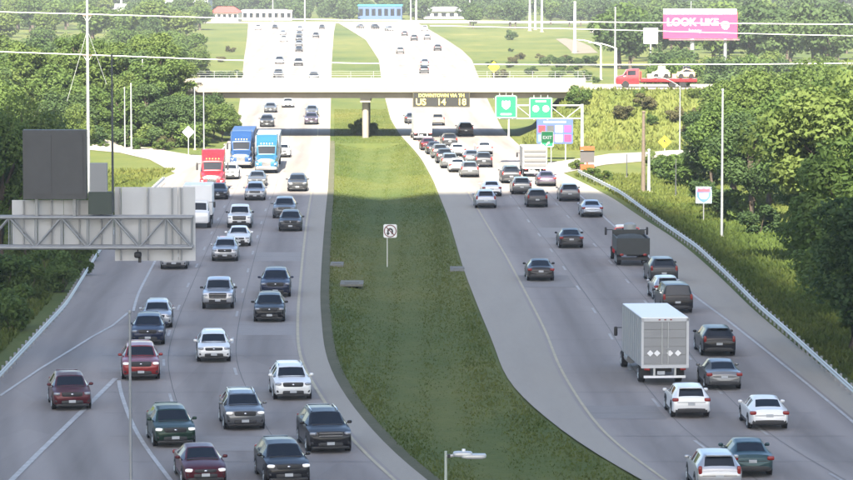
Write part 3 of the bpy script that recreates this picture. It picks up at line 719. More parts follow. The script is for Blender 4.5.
# ------------------------------------------------------------------ vehicles
FR = (0, .09, .5, .91, 1)
def loft(stn, L, side_glass=True):
    """stn: (s, zlow, zbelt, ztop, wlow, wbelt, wtop, tag of the stretch behind it); returns body MB and dict of glass MBs"""
    rows = []; segtag = []
    for i in range(len(stn) - 1):
        a, b = np.array(stn[i][:7]), np.array(stn[i + 1][:7]); tg = stn[i][7]
        fr = FR if tg in ('ws', 'rw', 'side', 'sq') else (0, .5, 1)
        for k in range(len(fr) - 1):
            rows.append(a + (b - a) * fr[k])
            segtag.append((tg, 0 < k < len(fr) - 2, i))
    rows.append(np.array(stn[-1][:7]))
    def sect(r):
        s, zl, zb, zt, wl, wb, wt = r; y = L / 2 - s
        q = (wt, zt - .05 * min(1, (zt - zb) * 4 + .2)); p5 = (wb * .975, zb)
        h = [(0, zl), (wl * .9, zl), (wl, zl + .09), (wb * .995, zl + (zb - zl) * .5), (wb, zb - (zb - zl) * .18), p5]
        for f in (.1, .86): h.append((p5[0] + (q[0] - p5[0]) * f, p5[1] + (q[1] - p5[1]) * f))
        h += [q, (wt * .9, zt - .008), (wt * .5, zt + .012), (0, zt + .018)]
        return [(x, y, z) for x, z in h] + [(-x, y, z) for x, z in reversed(h[1:-1])]
    secs = [sect(r) for r in rows]; n = len(secs[0]); H = 12
    V = [p for s_ in secs for p in s_]
    parts = {'body': []}
    sidx = {}
    for i in range(len(secs) - 1):
        tg, inner, si = segtag[i]
        for k in range(n):
            k2 = (k + 1) % n; f = (i * n + k, i * n + k2, (i + 1) * n + k2, (i + 1) * n + k)
            kk = k if k < H - 1 else n - 1 - k      # mirrored strip index
            right = k < H - 1
            key = 'body'
            if tg == 'ws' and inner and kk in (9, 10): key = 'windshield'
            elif tg == 'rw' and inner and kk in (9, 10): key = 'rear_window'
            elif side_glass and kk == 6 and ((tg == 'side' and inner) or (tg == 'ws' and i and segtag[i][1]) or (tg == 'sq' and inner)):
                key = ('side_window', right, si if tg != 'ws' else si + 1)
            parts.setdefault(key, []).append(f)
    parts['body'] += [tuple(reversed(range(n))), tuple(range((len(secs) - 1) * n, len(secs) * n))]
    out = {}
    for key, fs in parts.items():
        mb = MB(); used = sorted({i for f in fs for i in f}); mp = {u: j for j, u in enumerate(used)}
        mb.add([V[u] for u in used], [tuple(mp[i] for i in f) for f in fs]); out[key] = mb
    return out

def car_stations(kind):
    """returns L, half width, wheel radius, front / rear axle distance from the nose, stations"""
    if kind == 'sedan':
        W = .93; L = 4.75
        st = [(0, .38, .60, .64, .66, .70, .5, 'h'), (.10, .24, .70, .74, .82, .84, .66, 'h'), (.5, .22, .80, .86, .9, .91, .74, 'h'), (1.25, .22, .90, .97, W, W, .74, 'ws'),
              (2.05, .22, .93, 1.38, W, W, .60, 'side'), (2.75, .22, .94, 1.44, W, W, .60, 'p'), (2.83, .22, .94, 1.44, W, W, .60, 'side'), (3.45, .22, .95, 1.37, W, W, .58, 'rw'),
              (4.15, .24, .95, 1.03, .92, .92, .68, 't'), (4.58, .30, .90, .98, .87, .88, .66, 't'), (4.75, .42, .72, .76, .76, .78, .58, 't')]
        return L, W, .33, .92, 3.72, st
    if kind in ('suv', 'bigsuv', 'wagon'):
        W, L, H = {'suv': (.955, 4.65, 1.62), 'bigsuv': (1.0, 5.0, 1.74), 'wagon': (.92, 4.45, 1.53)}[kind]
        k = L / 4.65; h = H / 1.62
        st = [(0, .42, .70, .76, .70, .76, .56, 'h'), (.10, .28, .86, .92, .86, .89, .72, 'h'), (.5, .25, .95, 1.01, .93, .95, .80, 'h'), (1.2, .25, 1.02, 1.08, W, W, .79, 'ws'),
              (1.9, .25, 1.04, 1.53, W, W, .66, 'side'), (2.65, .25, 1.05, 1.61, W, W, .66, 'p'), (2.73, .25, 1.05, 1.61, W, W, .66, 'side'), (3.6, .25, 1.07, 1.585, W, W, .65, 'p'),
              (4.15, .26, 1.08, 1.54, W, .95, .63, 'rw'), (4.52, .30, 1.06, 1.10, .93, .93, .72, 't'), (4.60, .34, .95, 1.0, .90, .91, .70, 't'), (4.65, .44, .78, .82, .82, .84, .62, 't')]
        st = [(s * k, zl, zb * h, zt * h, wl * W / .955 if wl < W else W, min(wb * W / .955, W), wt * W / .955, tg) for s, zl, zb, zt, wl, wb, wt, tg in st]
        return L, W, .36 * (1.05 if kind == 'bigsuv' else 1), .9 * k, 3.68 * k, st
    if kind == 'pickup':
        W = 1.0; L = 5.75
        st = [(0, .5, .86, .92, .84, .88, .70, 'h'), (.10, .40, 1.02, 1.07, .93, .95, .80, 'h'), (.5, .36, 1.08, 1.13, .97, .98, .85, 'h'), (1.45, .36, 1.14, 1.19, W, W, .83, 'ws'),
              (2.1, .36, 1.16, 1.75, W, W, .72, 'side'), (2.9, .36, 1.17, 1.84, W, W, .72, 'p'), (2.98, .36, 1.17, 1.84, W, W, .72, 'side'), (3.75, .36, 1.17, 1.80, W, W, .70, 'rw'),
              (3.95, .38, 1.16, 1.19, W, W, .86, 't'), (4.1, .38, 1.16, 1.18, W, W, .90, 't'), (5.6, .40, 1.15, 1.17, .98, .99, .90, 't'), (5.75, .46, 1.12, 1.15, .96, .97, .88, 't')]
        return L, W, .40, 1.0, 4.55, st
    if kind == 'van':
        W = .99; L = 5.1
        st = [(0, .42, .74, .80, .74, .80, .6, 'h'), (.10, .28, .90, .96, .90, .92, .74, 'h'), (.45, .25, 1.0, 1.07, .96, .97, .82, 'h'), (.95, .25, 1.08, 1.16, W, W, .82, 'ws'),
              (1.8, .25, 1.10, 1.76, W, W, .72, 'side'), (2.6, .25, 1.10, 1.84, W, W, .74, 'p'), (2.68, .25, 1.10, 1.84, W, W, .74, 'side'), (4.4, .25, 1.10, 1.83, W, W, .74, 'p'),
              (4.85, .26, 1.10, 1.78, W, W, .74, 'rw'), (5.0, .30, 1.08, 1.12, .97, .97, .84, 't'), (5.06, .34, .95, 1.0, .95, .96, .82, 't'), (5.1, .44, .8, .84, .88, .9, .7, 't')]
        return L, W, .36, .95, 4.05, st
    if kind == 'semi':
        W = 1.22; L = 6.2
        st = [(0, .55, 1.15, 1.25, .78, .82, .55, 'h'), (.12, .45, 1.40, 1.52, .92, .95, .72, 'h'), (.8, .5, 1.55, 1.70, 1.0, 1.03, .80, 'h'), (1.75, .5, 1.75, 1.92, 1.12, 1.14, .95, 'ws'),
              (2.25, .5, 1.80, 2.85, 1.18, W, 1.02, 'side'), (3.0, .5, 1.85, 3.15, W, W, 1.08, 'p'), (4.0, .5, 1.9, 3.85, W, W, 1.1, 'p'), (4.55, .5, 1.9, 3.9, W, W, 1.1, 'p'), (4.6, .5, 1.9, 3.88, W, W, 1.1, 'p')]
        return L, W, .50, 1.1, 5.2, st

MC = {}
def cached(key, fn):
    if key not in MC: MC[key] = fn()
    return MC[key]
def wheel_mesh(r, wd):
    return MB().lathe_x([(-wd / 2, r * .62), (-wd / 2, r * .93), (-wd / 2 + .03, r), (wd / 2 - .03, r), (wd / 2, r * .93), (wd / 2, r * .62), (wd / 2 - .02, r * .60), (wd / 2 - .02, .02)], 0, 0, 0, 18).mesh('wheel', M_TYRE, 40)
def rim_mesh(r, wd):
    mb = MB()
    for k in range(5):
        a = 2 * math.pi * k / 5; mb.tube([(wd / 2 - .005, .03 * math.cos(a), .03 * math.sin(a)), (wd / 2 - .01, r * .58 * math.cos(a), r * .58 * math.sin(a))], .045, 5)
    mb.lathe_x([(wd / 2 - .03, r * .62), (wd / 2 + .004, r * .62), (wd / 2 + .004, r * .54), (wd / 2 - .03, r * .54)], 0, 0, 0, 16)
    return mb.mesh('rim', M_RIM, 40)
def add_wheels(t, pos, r, wd, full=True):
    wm = cached(('wheel', r, wd), lambda: wheel_mesh(r, wd)); rm = cached(('rim', r, wd), lambda: rim_mesh(r, wd))
    for x, y in pos:
        o = link('wheel', wm, t, (x, y, r)); 
        if x < 0: o.rotation_euler.z = math.pi
        if full: link('rim', rm, o)

def car_parts(t, kind, color, detail=2, lights=False, brake=False, rails=False, trim=None):
    L, W, wr, fa, ra, st = car_stations(kind)
    def mk():
        out = {}
        for k, mb in loft(st, L).items():
            nm = k if isinstance(k, str) else k[0]
            out[k] = mb.mesh(nm, M_GLASS if nm != 'body' else paint('white'), 38 if nm == 'body' else 30)
        return out
    ms_ = cached(('loft', kind), mk)
    for k, me in ms_.items():
        nm = k if isinstance(k, str) else k[0]
        o = link(nm, me, t)
        if nm == 'body': own(o, paint(color))
    yf = L / 2; zH = {'sedan': .68, 'suv': .86, 'bigsuv': .93, 'wagon': .80, 'pickup': .93, 'van': .90}[kind]
    add_wheels(t, [(s * (W - .10), yf - a) for s in (-1, 1) for a in (fa, ra)], wr, .23, detail > 1)
    def M(key, fn, m): return cached((kind, key), lambda: fn().mesh(key, m, 40))
    am = M('wheel_arch', lambda: MB().lathe_x([(-.02, wr + .075), (.004, wr + .075), (.004, wr - .02)], 0, 0, 0, 18), M_BLACK)
    for s in (-1, 1):
        for a in (fa, ra):
            o = link('wheel_arch', am, t, (s * (W + .0), yf - a, wr + .03)); 
            if s < 0: o.rotation_euler.z = math.pi
    hm = M('headlight', lambda: MB().ell((0, 0, 0), (.165, .15, .068), .55), M_HEAD)
    tm = M('tail_light', (lambda: MB().ell((0, 0, 0), (.16, .10, .09), .5)) if kind in ('sedan', 'wagon') else (lambda: MB().ell((0, 0, 0), (.085, .10, .19), .5)), M_TAIL)
    nose = st[1][5]
    for s in (-1, 1):
        o = link('headlight', hm, t, (s * (nose - .16), yf - .14, zH - .02)); o.rotation_euler.z = -s * .45
        if lights: own(o, M_HEAD_ON)
    tail = st[-2][5]; zt = {'sedan': .84, 'suv': .98, 'bigsuv': 1.05, 'wagon': .92, 'pickup': .95, 'van': 1.05}[kind]
    for s in (-1, 1):
        o = link('tail_light', tm, t, (s * (tail - .10), -yf + .10, zt))
        if brake: own(o, M_TAIL_ON)
    if detail < 1: return L
    gh = {'sedan': .075, 'wagon': .085, 'suv': .115, 'bigsuv': .14, 'pickup': .19, 'van': .10}[kind]
    link('grille', M('grille', lambda: MB().ell((0, 0, 0), (nose - .36, .09, gh), .28), M_BLACK), t, (0, yf - .075, zH - .05))
    if trim:
        for k in range(2): link('grille_bar', M('grille_bar', lambda: MB().box((0, 0, 0), (nose * 1.15, .05, .035)), M_CHROME), t, (0, yf + .012, zH - .05 + (k - .5) * gh * .9))
    else: link('badge', M('badge', lambda: MB().ell((0, 0, 0), (.07, .03, .045), 1.0), M_CHROME), t, (0, yf + .015, zH - .04))
    zl = .40 if kind != 'pickup' else .54
    link('lower_grille', M('lower_grille', lambda: MB().ell((0, 0, 0), (nose * .62, .10, .10), .3), M_BLACK), t, (0, yf - .06, zl + .02))
    link('chin', M('chin', lambda: MB().ell((0, 0, 0), (nose * .93, .16, .075), .3), M_BLACK), t, (0, yf - .15, zl - .12))
    for s in (-1, 1): link('fog_lamp_recess', M('fog_lamp_recess', lambda: MB().ell((0, 0, 0), (.10, .09, .075), .6), M_BLACK), t, (s * (nose - .14), yf - .115, zl + .08))
    link('cowl', M('cowl', lambda: MB().box((0, 0, 0), (1.35, .16, .03)), M_BLACK), t, (0, yf - st[3][0] + .02, st[3][3] + .012))
    link('rear_bumper', M('rear_bumper', lambda: MB().ell((0, 0, 0), (W * .88, .12, .13), .3), M_BLACK), t, (0, -yf + .11, .40 if kind != 'pickup' else .50))
    pm = M('licence_plate', lambda: MB().box((0, 0, 0), (.34, .03, .13)), M_PLATE)
    link('licence_plate', pm, t, (0, yf + .03, .47 if kind != 'pickup' else .60)); link('licence_plate', pm, t, (0, -yf - .01, .72))
    for s in (-1, 1):
        link('side_sill', M('side_sill', lambda: MB().box((0, 0, 0), (.06, ra - fa - 2 * wr - .1, .14)), M_BLACK), t, (s * (W - .01), yf - (fa + ra) / 2, .30 if kind != 'pickup' else .44))
        zm = st[3][2] + .12
        o = link('mirror', M('mirror', lambda: MB().ell((0, 0, 0), (.11, .07, .075), .7).box((-.08, 0, -.05), (.14, .05, .04)), paint('white')), t, (s * (W + .09), yf - st[3][0] - .42, zm)); own(o, paint(color) if kind != 'pickup' else M_BLACK)
        if s < 0: o.rotation_euler.z = math.pi
        if rails:
            zr = max(q[3] for q in st)
            link('roof_rail', cached((kind, 'rail'), lambda: MB().tube([(0, .75, -.07), (0, .65, .0), (0, -.95, -.0), (0, -1.05, -.09)], .03, 6).mesh('roof_rail', M_CHROME, 40)), t, (s * .60, yf - st[5][0] - .1, zr + .01))
    link('boot_line', M('boot_line', lambda: MB().box((0, 0, 0), (W * 1.5, .02, .022)), M_BLACK), t, (0, -yf - .004, zt - (.12 if kind in ('sedan', 'wagon') else .22)))
    if kind == 'pickup':
        link('bed_cover', M('bed_cover', lambda: MB().box((0, 0, 0), (1.62, 1.5, .05)), M_BLACK), t, (0, yf - 4.86, 1.185))
    if kind in ('suv', 'bigsuv', 'wagon') :
        zr = max(q[3] for q in st)
        own(link('spoiler', M('spoiler', lambda: MB().ell((0, 0, 0), (.55, .14, .035), .5), paint('white')), t, (0, yf - st[8][0] - .02, st[8][3] + .01)), paint(color))
    return L

def semi_parts(t, color, trailer=True, tcol='white'):
    L, W, wr, fa, ra, st = car_stations('semi')
    ms_ = cached(('loft', 'semi'), lambda: {k: mb.mesh(k if isinstance(k, str) else k[0], M_GLASS if k != 'body' else paint('white'), 38) for k, mb in loft(st, L).items()})
    for k, me in ms_.items():
        o = link('cab' if k == 'body' else (k if isinstance(k, str) else k[0]), me, t)
        if k == 'body': own(o, paint(color))
    yf = L / 2
    add_wheels(t, [(s * (W - .18), yf - fa) for s in (-1, 1)] + [(s * (W - .25), yf - a) for s in (-1, 1) for a in (4.5, 5.75)], wr, .3)
    build('frame', MB().box((0, -1.6, .85), (.9, 3.6, .25)), M_BLACK, t)
    build('bumper', MB().ell((0, yf - .02, .58), (1.15, .14, .17), .3), M_CHROME, t, 40)
    build('grille', MB().ell((0, yf - .02, 1.02), (.48, .07, .34), .3), M_CHROME, t, 40)
    for s in (-1, 1):
        build('headlight', MB().ell((s * .84, yf - .12, 1.0), (.16, .12, .12), .5), M_HEAD, t, 40)
        build('fender', MB().ell((s * 1.02, yf - 1.1, .92), (.2, .72, .32), .6), paint(color), t, 40)
        build('mirror', MB().ell((s * 1.5, yf - 2.0, 2.35), (.10, .10, .38), .4).tube([(s * 1.15, yf - 2.1, 2.6), (s * 1.5, yf - 2.0, 2.6)], .025, 5), M_BLACK, t, 40)
        build('exhaust_stack', MB().tube([(s * 1.08, yf - 4.75, 1.0), (s * 1.08, yf - 4.75, 3.95)], .08, 8), M_CHROME, t, 40)
        build('fuel_tank', MB().tube([(s * .98, yf - 2.4, .68), (s * .98, yf - 3.9, .68)], .3, 12), M_CHROME, t, 40)
    for k in range(5): build('marker_lamp', MB().ell((-.6 + .3 * k, yf - 2.55, 3.06), (.05, .06, .04)), M_AMBER, t, 40)
    if trailer:
        build('trailer', MB().box((0, yf - 12.0, 2.42), (2.5, 14.2, 2.6)), mat(tcol + '_trailer_skin', PAINT[tcol][0], .5, noise=(.8, .06)), t)
        add_wheels(t, [(s * 1.05, yf - a) for s in (-1, 1) for a in (17.0, 18.3)], wr, .32, False)
    return L

def box_truck_parts(t, color='white', hb=2.5, lb=7.2, wb=2.46, zf=1.0, doors=True, ribs=False, cabcol='white', marks=False):
    """straight truck, front at +Y; the rear face of the box is at y = -L/2"""
    Lc = 2.0; L = lb + Lc; y0 = -L / 2
    sk = mat(color + (('_ribbed_skin' if ribs else '_box_skin') if not marks else '_dull_box_skin'), ((.26, .255, .25) if ribs else PAINT[color][0]) if not marks else (.30, .305, .31), .5, noise=(.7, .08)); gr = mat('grey_rear_door', (.25, .255, .26), .5, noise=(1.0, .14))
    build('box_body', MB().box((0, y0 + lb / 2, zf + hb / 2), (wb, lb, hb)), sk, t)
    build('roof_panel', MB().box((0, y0 + lb / 2, zf + hb + .02), (wb - .06, lb - .06, .04)), mat('bright_roof_skin', (.86, .86, .85), .45), t)
    for k in range(5 if doors else 0):
        build('door_panel', MB().box((0, y0 - .02, zf + .18 + (hb - .32) * (k + .5) / 5), (wb - .26, .05, (hb - .32) / 5 - .02)), gr, t)
    if ribs:
        for k in range(4): build('rib', MB().box((0, y0 - .06, zf + hb * (.14 + .24 * k)), (wb - .1, .1, .26)), mat('pale_rib', (.13, .13, .13), .6), t)
    for s in (-1, 1):
        build('corner_post', MB().box((s * (wb / 2 - .06), y0 - .03, zf + hb / 2), (.13, .08, hb)), M_ALU, t)
        build('tail_light', MB().ell((s * .95, y0 - .07, zf - .12), (.16, .05, .06), .5), M_TAIL, t, 40)
        build('mud_flap', MB().box((s * .9, y0 + 1.0, .62), (.55, .03, .62)), M_BLACK, t)
        build('bumper_bracket', MB().box((s * .55, y0 + .1, .72), (.10, .2, .5)), M_GALV, t)
        build('mirror', MB().ell((s * 1.45, L / 2 - .9, 1.95), (.10, .08, .26), .4).tube([(s * 1.0, L / 2 - .95, 2.15), (s * 1.45, L / 2 - .9, 2.15)], .025, 5), M_BLACK, t, 40)
    build('header', MB().box((0, y0 - .03, zf + hb - .08), (wb, .08, .16)), M_ALU, t)
    build('sill', MB().box((0, y0 - .04, zf + .02), (wb, .12, .16)), M_ALU, t)
    build('bumper', MB().box((0, y0 + .04, .47), (2.2, .10, .12)), M_WHITE, t)
    build('frame', MB().box((0, .2, .78), (.9, L - .8, .26)), M_BLACK, t)
    build('licence_plate', MB().box((-.2, y0 - .0, .68), (.4, .03, .18)), M_PLATE, t)
    if marks:
        for s in (-1, 1): build('lock_rod', MB().tube([(s * .16, y0 - .075, zf + .15), (s * .16, y0 - .075, zf + hb - .2)], .022, 6), M_GALV, t, 40)
        build('door_latch', MB().box((.16, y0 - .09, zf + .95), (.28, .05, .09)), M_GALV_D, t)
        for k in range(9): build('side_seam', MB().box((-wb / 2 - .006, y0 + lb * (k + .5) / 9, zf + hb / 2), (.02, .035, hb - .2)), M_GALV, t)
        for s in (-1, 0, 1): build('marker_lamp', MB().ell((s * .3, y0 - .08, zf + hb - .07), (.06, .03, .03)), M_TAIL, t, 40)
        build('fuel_tank', MB().tube([(-.95, 1.2, .72), (-.95, 2.4, .72)], .26, 10), M_GALV_D, t, 40)
        for x in (-.78, -.42, .26, .68):
            o = build('placard', shape([(0, 1), (1, 0), (0, -1), (-1, 0)], .17, .02), M_WHITE, t); o.location = (x, y0 - .06, zf + .72)
    cb = MB(); cw = 1.05
    st = [(0, .55, 1.05, 1.12, .8, .86, .7, 'h'), (.08, .45, 1.25, 1.3, .95, .98, .85, 'h'), (.45, .45, 1.4, 1.46, cw, cw, .9, 'ws'), (.95, .45, 1.45, 2.15, cw, cw, .85, 'side'), (1.7, .45, 1.45, 2.25, cw, cw, .86, 'p'), (1.85, .45, 1.45, 2.25, cw, cw, .86, 'p')]
    for k, mb in loft(st, L).items():
        nm = k if isinstance(k, str) else k[0]
        build('cab' if nm == 'body' else nm, mb, paint(cabcol) if nm == 'body' else M_GLASS, t, 38)
    add_wheels(t, [(s * (1.0), L / 2 - 1.0) for s in (-1, 1)] + [(s * .98, y0 + 1.9) for s in (-1, 1)], .45, .34)
    return L

def heading(px, py):
    p = G(px, py); c = YL if px < 400 and p.y > 0 else RYL
    c2 = VR if (px < 400 and px < 185) else (RWE if px > 640 else c)
    d = (at(c2, p.y + 4) - at(c2, p.y - 4)) / 8.0
    return d
def place(px, py, kind, color, label, name=None, cat='car', dirn=None, detail=None, hd=None, L_=None, **kw):
    p = G(px, py); south = px < 400 if dirn is None else dirn
    d = heading(px, py) if hd is None else hd
    away = Vector((d, 1, 0)).normalized()
    names = {'sedan': 'sedan', 'suv': 'suv', 'bigsuv': 'suv', 'wagon': 'hatchback', 'pickup': 'pickup_truck', 'van': 'minivan'}
    grp = 'traffic coming towards the camera' if south else 'traffic driving away from the camera'
    hv = -away if south else away
    t = thing(name or names[kind], label, cat, (0, 0, 0), math.atan2(-hv.x, hv.y), grp)
    sc = F / p.y
    det = detail if detail is not None else (2 if sc > 8 else (1 if sc > 5.5 else 0))
    if kind == 'semi': L = semi_parts(t, color, **kw)
    elif kind == 'box': L = box_truck_parts(t, color, **kw)
    else: L = car_parts(t, kind, color, det, **kw)
    c = p + away * (L / 2 - .35)
    t.location = (c.x, c.y, .056); return t

# ---- towards the camera (px, bottom py, kind, colour, label)
V = place
V(72, 411, 'suv', 'maroon', 'dark maroon crossover taking the exit ramp at the far left', hd=-.17)
V(141, 381, 'bigsuv', 'red', 'red suv with lit headlights near the gore', lights=True)
V(148, 346, 'suv', 'navy', 'dark blue suv close behind the red suv')
V(157, 329, 'wagon', 'silver', 'silver hatchback at the head of the exit lane, behind the dark blue suv')
V(175, 448, 'suv', 'green', 'dark green suv low in the left lanes', lights=True)
V(205, 486, 'sedan', 'maroon', 'maroon sedan with lit headlights at the bottom edge', lights=True)
V(245, 431, 'suv', 'grey', 'grey suv with lit headlights, left of the black suv with silver rails', lights=True, rails=True)
V(288, 486, 'suv', 'black', 'black suv at the bottom edge beside the maroon sedan', lights=True)
V(330, 454, 'bigsuv', 'black', 'black suv with silver roof rails and grille beside the yellow line', rails=True, trim=M_CHROME)
V(293, 401, 'suv', 'white', 'white suv with roof rails in the lane beside the median', rails=True)
V(214, 363, 'wagon', 'white', 'white hatchback in the middle lane below the silver pickup')
V(218, 310, 'pickup', 'silver', 'silver pickup with black mirrors in the middle lane', cat='pickup', trim=M_CHROME)
V(269.5, 323, 'suv', 'black', 'black suv, front one of the close dark pair by the median')
V(275.5, 298, 'bigsuv', 'navy', 'dark blue suv, rear one of the close dark pair by the median')
V(225, 262, 'suv', 'silver', 'silver suv in the middle lane right of the sign back', rails=True)
V(238.5, 247, 'sedan', 'white', 'white sedan behind the silver suv beside the sign back')
V(239.5, 229, 'pickup', 'white', 'white pickup just inside the shade line', cat='pickup', trim=M_CHROME)
V(290.5, 232, 'suv', 'darkgrey', 'charcoal suv in the shade, nearer one of the close grey pair')
V(284.5, 219, 'bigsuv', 'grey', 'grey suv in the shade, farther one of the close grey pair', trim=M_CHROME)
V(297.5, 192, 'suv', 'darkgrey', 'dark suv in sunlight just beyond the shade line', trim=M_CHROME)
V(255, 201, 'suv', 'silver', 'silver suv at the edge of the sunlight', trim=M_CHROME)
V(257, 187, 'sedan', 'grey', 'grey sedan before the teal lorry')
V(174, 270, 'suv', 'silver', 'silver suv half hidden below the grey sign back', lights=True)
V(218, 200, 'sedan', 'darkgrey', 'dark sedan close before the red lorry')
V(230, 180, 'wagon', 'white', 'white hatchback before the dark blue lorry')
V(282.5, 158, 'wagon', 'white', 'white hatchback right of the teal lorry')
V(197, 229, 'box', 'white', 'white box lorry beside the sign back', 'box_truck', 'lorry', hb=2.45, lb=4.6, wb=2.45)
V(212, 192, 'semi', 'truckred', 'bright red lorry in the slow lane', 'semi_truck', 'lorry', trailer=False)
V(241, 169, 'semi', 'blue', 'dark blue lorry, left of the two side by side', 'semi_truck', 'lorry', tcol='blue')
V(266.5, 174, 'semi', 'skyblue', 'teal blue lorry, right of the two side by side', 'semi_truck', 'lorry', tcol='bluesilver')
V(267, 127.5, 'suv', 'darkgrey', 'dark car just beyond the bridge shadow, left one')
V(270.5, 113, 'sedan', 'grey', 'grey car under the bridge, farther left one')
V(288, 108, 'sedan', 'white', 'white car under the bridge')
V(311.5, 125, 'suv', 'purple', 'dark purple car in the lane beside the median before the bridge shadow')
V(312, 116, 'sedan', 'grey', 'grey car close behind the dark purple one under the bridge')
V(278.5, 78, 'suv', 'darkgrey', 'dark car just beyond the bridge in the middle southbound lane')
V(314, 81, 'suv', 'darkgrey', 'dark car just beyond the bridge beside the median')
V(279.5, 64, 'suv', 'grey', 'grey car second beyond the bridge in the middle southbound lane')
V(298.5, 66, 'suv', 'darkgrey', 'dark car leading the far southbound column')
V(299, 52, 'sedan', 'darkgrey', 'dark car second in the far southbound column')
V(299, 46.5, 'suv', 'grey', 'grey car third in the far southbound column')
V(299, 41, 'suv', 'darkgrey', 'dark car fourth in the far southbound column')
V(299.5, 36, 'sedan', 'grey', 'grey car fifth in the far southbound column')
V(284, 42, 'van', 'white', 'white van left of the far southbound column', cat='van')
V(316, 38, 'suv', 'darkgrey', 'dark car right of the far southbound column')
V(283, 35, 'sedan', 'silver', 'silver car behind the far white van')
V(258, 30, 'van', 'white', 'far white van at the outer edge of the southbound road', cat='van')
V(275, 29, 'sedan', 'darkgrey', 'farthest dark car left of the southbound column')
V(322, 29, 'sedan', 'darkgrey', 'farthest dark car right of the southbound column')
V(300, 31, 'suv', 'silver', 'farthest silver car ending the southbound column')
# ---- away from the camera
V(769, 431, 'sedan', 'white', 'white sedan in the right lane, rightmost of the near cars')
V(752, 478, 'sedan', 'teal', 'dark teal sedan at the lower right, below the white sedan')
V(719, 494, 'suv', 'silver', 'silver suv cut by the bottom edge on the right')
V(691, 419, 'wagon', 'white', 'white hatchback right behind the white box truck')
V(724, 391, 'sedan', 'grey', 'grey sedan below the black suv in the right lane')
V(719, 357, 'suv', 'black', 'black suv right of the white box truck')
V(677.5, 314, 'van', 'black', 'black van just beyond the white box truck roof', cat='van')
V(668, 301, 'wagon', 'silver', 'silver hatchback half hidden beyond the black van')
V(664, 284, 'bigsuv', 'darkgrey', 'charcoal suv between the dark tipper truck and the black van')
V(592.5, 218, 'sedan', 'bluesilver', 'pale silver sedan nearest the right edge line')
V(571.5, 249, 'sedan', 'black', 'black sedan in the middle northbound lane')
V(541, 282, 'sedan', 'black', 'black sedan in the left northbound lane, nearest in that lane')
V(570, 202, 'suv', 'grey', 'grey suv just inside the shade left of the silver sedan')
V(537.5, 208, 'suv', 'darkgrey', 'dark grey suv in the middle northbound lane at the shade line')
V(486, 209, 'suv', 'bluesilver', 'blue-silver suv in the left lane at the shade line')
V(492, 197, 'sedan', 'white', 'white sedan ahead of the blue-silver suv')
V(522, 195, 'suv', 'grey', 'mid-grey suv in the centre of the sunlit cluster')
V(511.5, 184, 'bigsuv', 'darkgrey', 'dark square suv left of the ribbed white truck')
V(547, 187, 'sedan', 'purple', 'purple-grey sedan below the ribbed white truck')
V(470, 178, 'suv', 'grey', 'grey suv last in the sunlit queue by the median')
V(484, 168, 'suv', 'darkgrey', 'dark suv right of the sunlit queue')
V(458, 173, 'sedan', 'white', 'white sedan second from the end of the sunlit queue')
V(450, 169, 'suv', 'grey', 'grey suv third from the end of the sunlit queue')
V(445, 164, 'suv', 'darkgrey', 'dark suv fourth from the end of the sunlit queue')
V(440.5, 159, 'suv', 'grey', 'grey suv fifth from the end of the sunlit queue')
V(435, 155, 'sedan', 'darkgrey', 'dark sedan sixth from the end of the sunlit queue')
V(429, 151, 'sedan', 'maroon', 'maroon sedan seventh from the end of the sunlit queue')
V(472, 164, 'sedan', 'grey', 'grey sedan between the queue and the dark suv')
V(458, 157, 'sedan', 'white', 'white sedan right of the middle of the queue')
V(450, 147.5, 'suv', 'darkgrey', 'dark suv beside the head of the queue')
V(485, 155, 'sedan', 'white', 'white sedan ahead of the dark suv right of the queue')
V(466, 136.5, 'bigsuv', 'black', 'black suv on the bridge shadow in the right lanes')
V(412, 124, 'sedan', 'darkgrey', 'dark sedan under the bridge beside the median')
V(438, 126, 'suv', 'beige', 'beige suv under the bridge below the message sign')
V(424.5, 74, 'suv', 'darkgrey', 'dark car first beyond the bridge in the northbound lanes')
V(425, 66, 'sedan', 'grey', 'grey car second beyond the bridge in the northbound lanes')
V(438, 51, 'suv', 'darkgrey', 'dark far car in the right northbound lane')
V(400.5, 54, 'suv', 'grey', 'grey far car in the left northbound lane')
V(414.5, 41, 'bigsuv', 'darkgrey', 'dark far suv, left of two side by side')
V(427.5, 40, 'suv', 'grey', 'grey far suv, right of two side by side')
V(405, 36, 'sedan', 'darkgrey', 'dark far car left of the two side by side')
V(425, 31, 'van', 'white', 'white far van ahead of the two side by side', cat='van')
V(391, 31, 'suv', 'silver', 'silver far car in the northbound bend', hd=-.3)
V(377, 29, 'suv', 'darkgrey', 'dark far car in the northbound bend', hd=-.3)
V(362, 28.5, 'sedan', 'grey', 'farthest grey car in the northbound bend', hd=-.3, dirn=False)
V(423, 141, 'box', 'white', 'white box truck under the bridge beside the queue', 'box_truck', 'truck', hb=2.2, lb=6.0, wb=2.2)
V(535, 177.5, 'box', 'white', 'white truck with ribbed rear in the sunlight', 'box_truck', 'truck', hb=2.1, lb=6.0, wb=2.5, zf=.95, doors=False, ribs=True)
V(664, 386, 'box', 'white', 'large white box truck with four white diamonds on grey doors', 'box_truck', 'truck', hb=2.55, lb=7.6, wb=2.5, marks=True, hd=-.075)

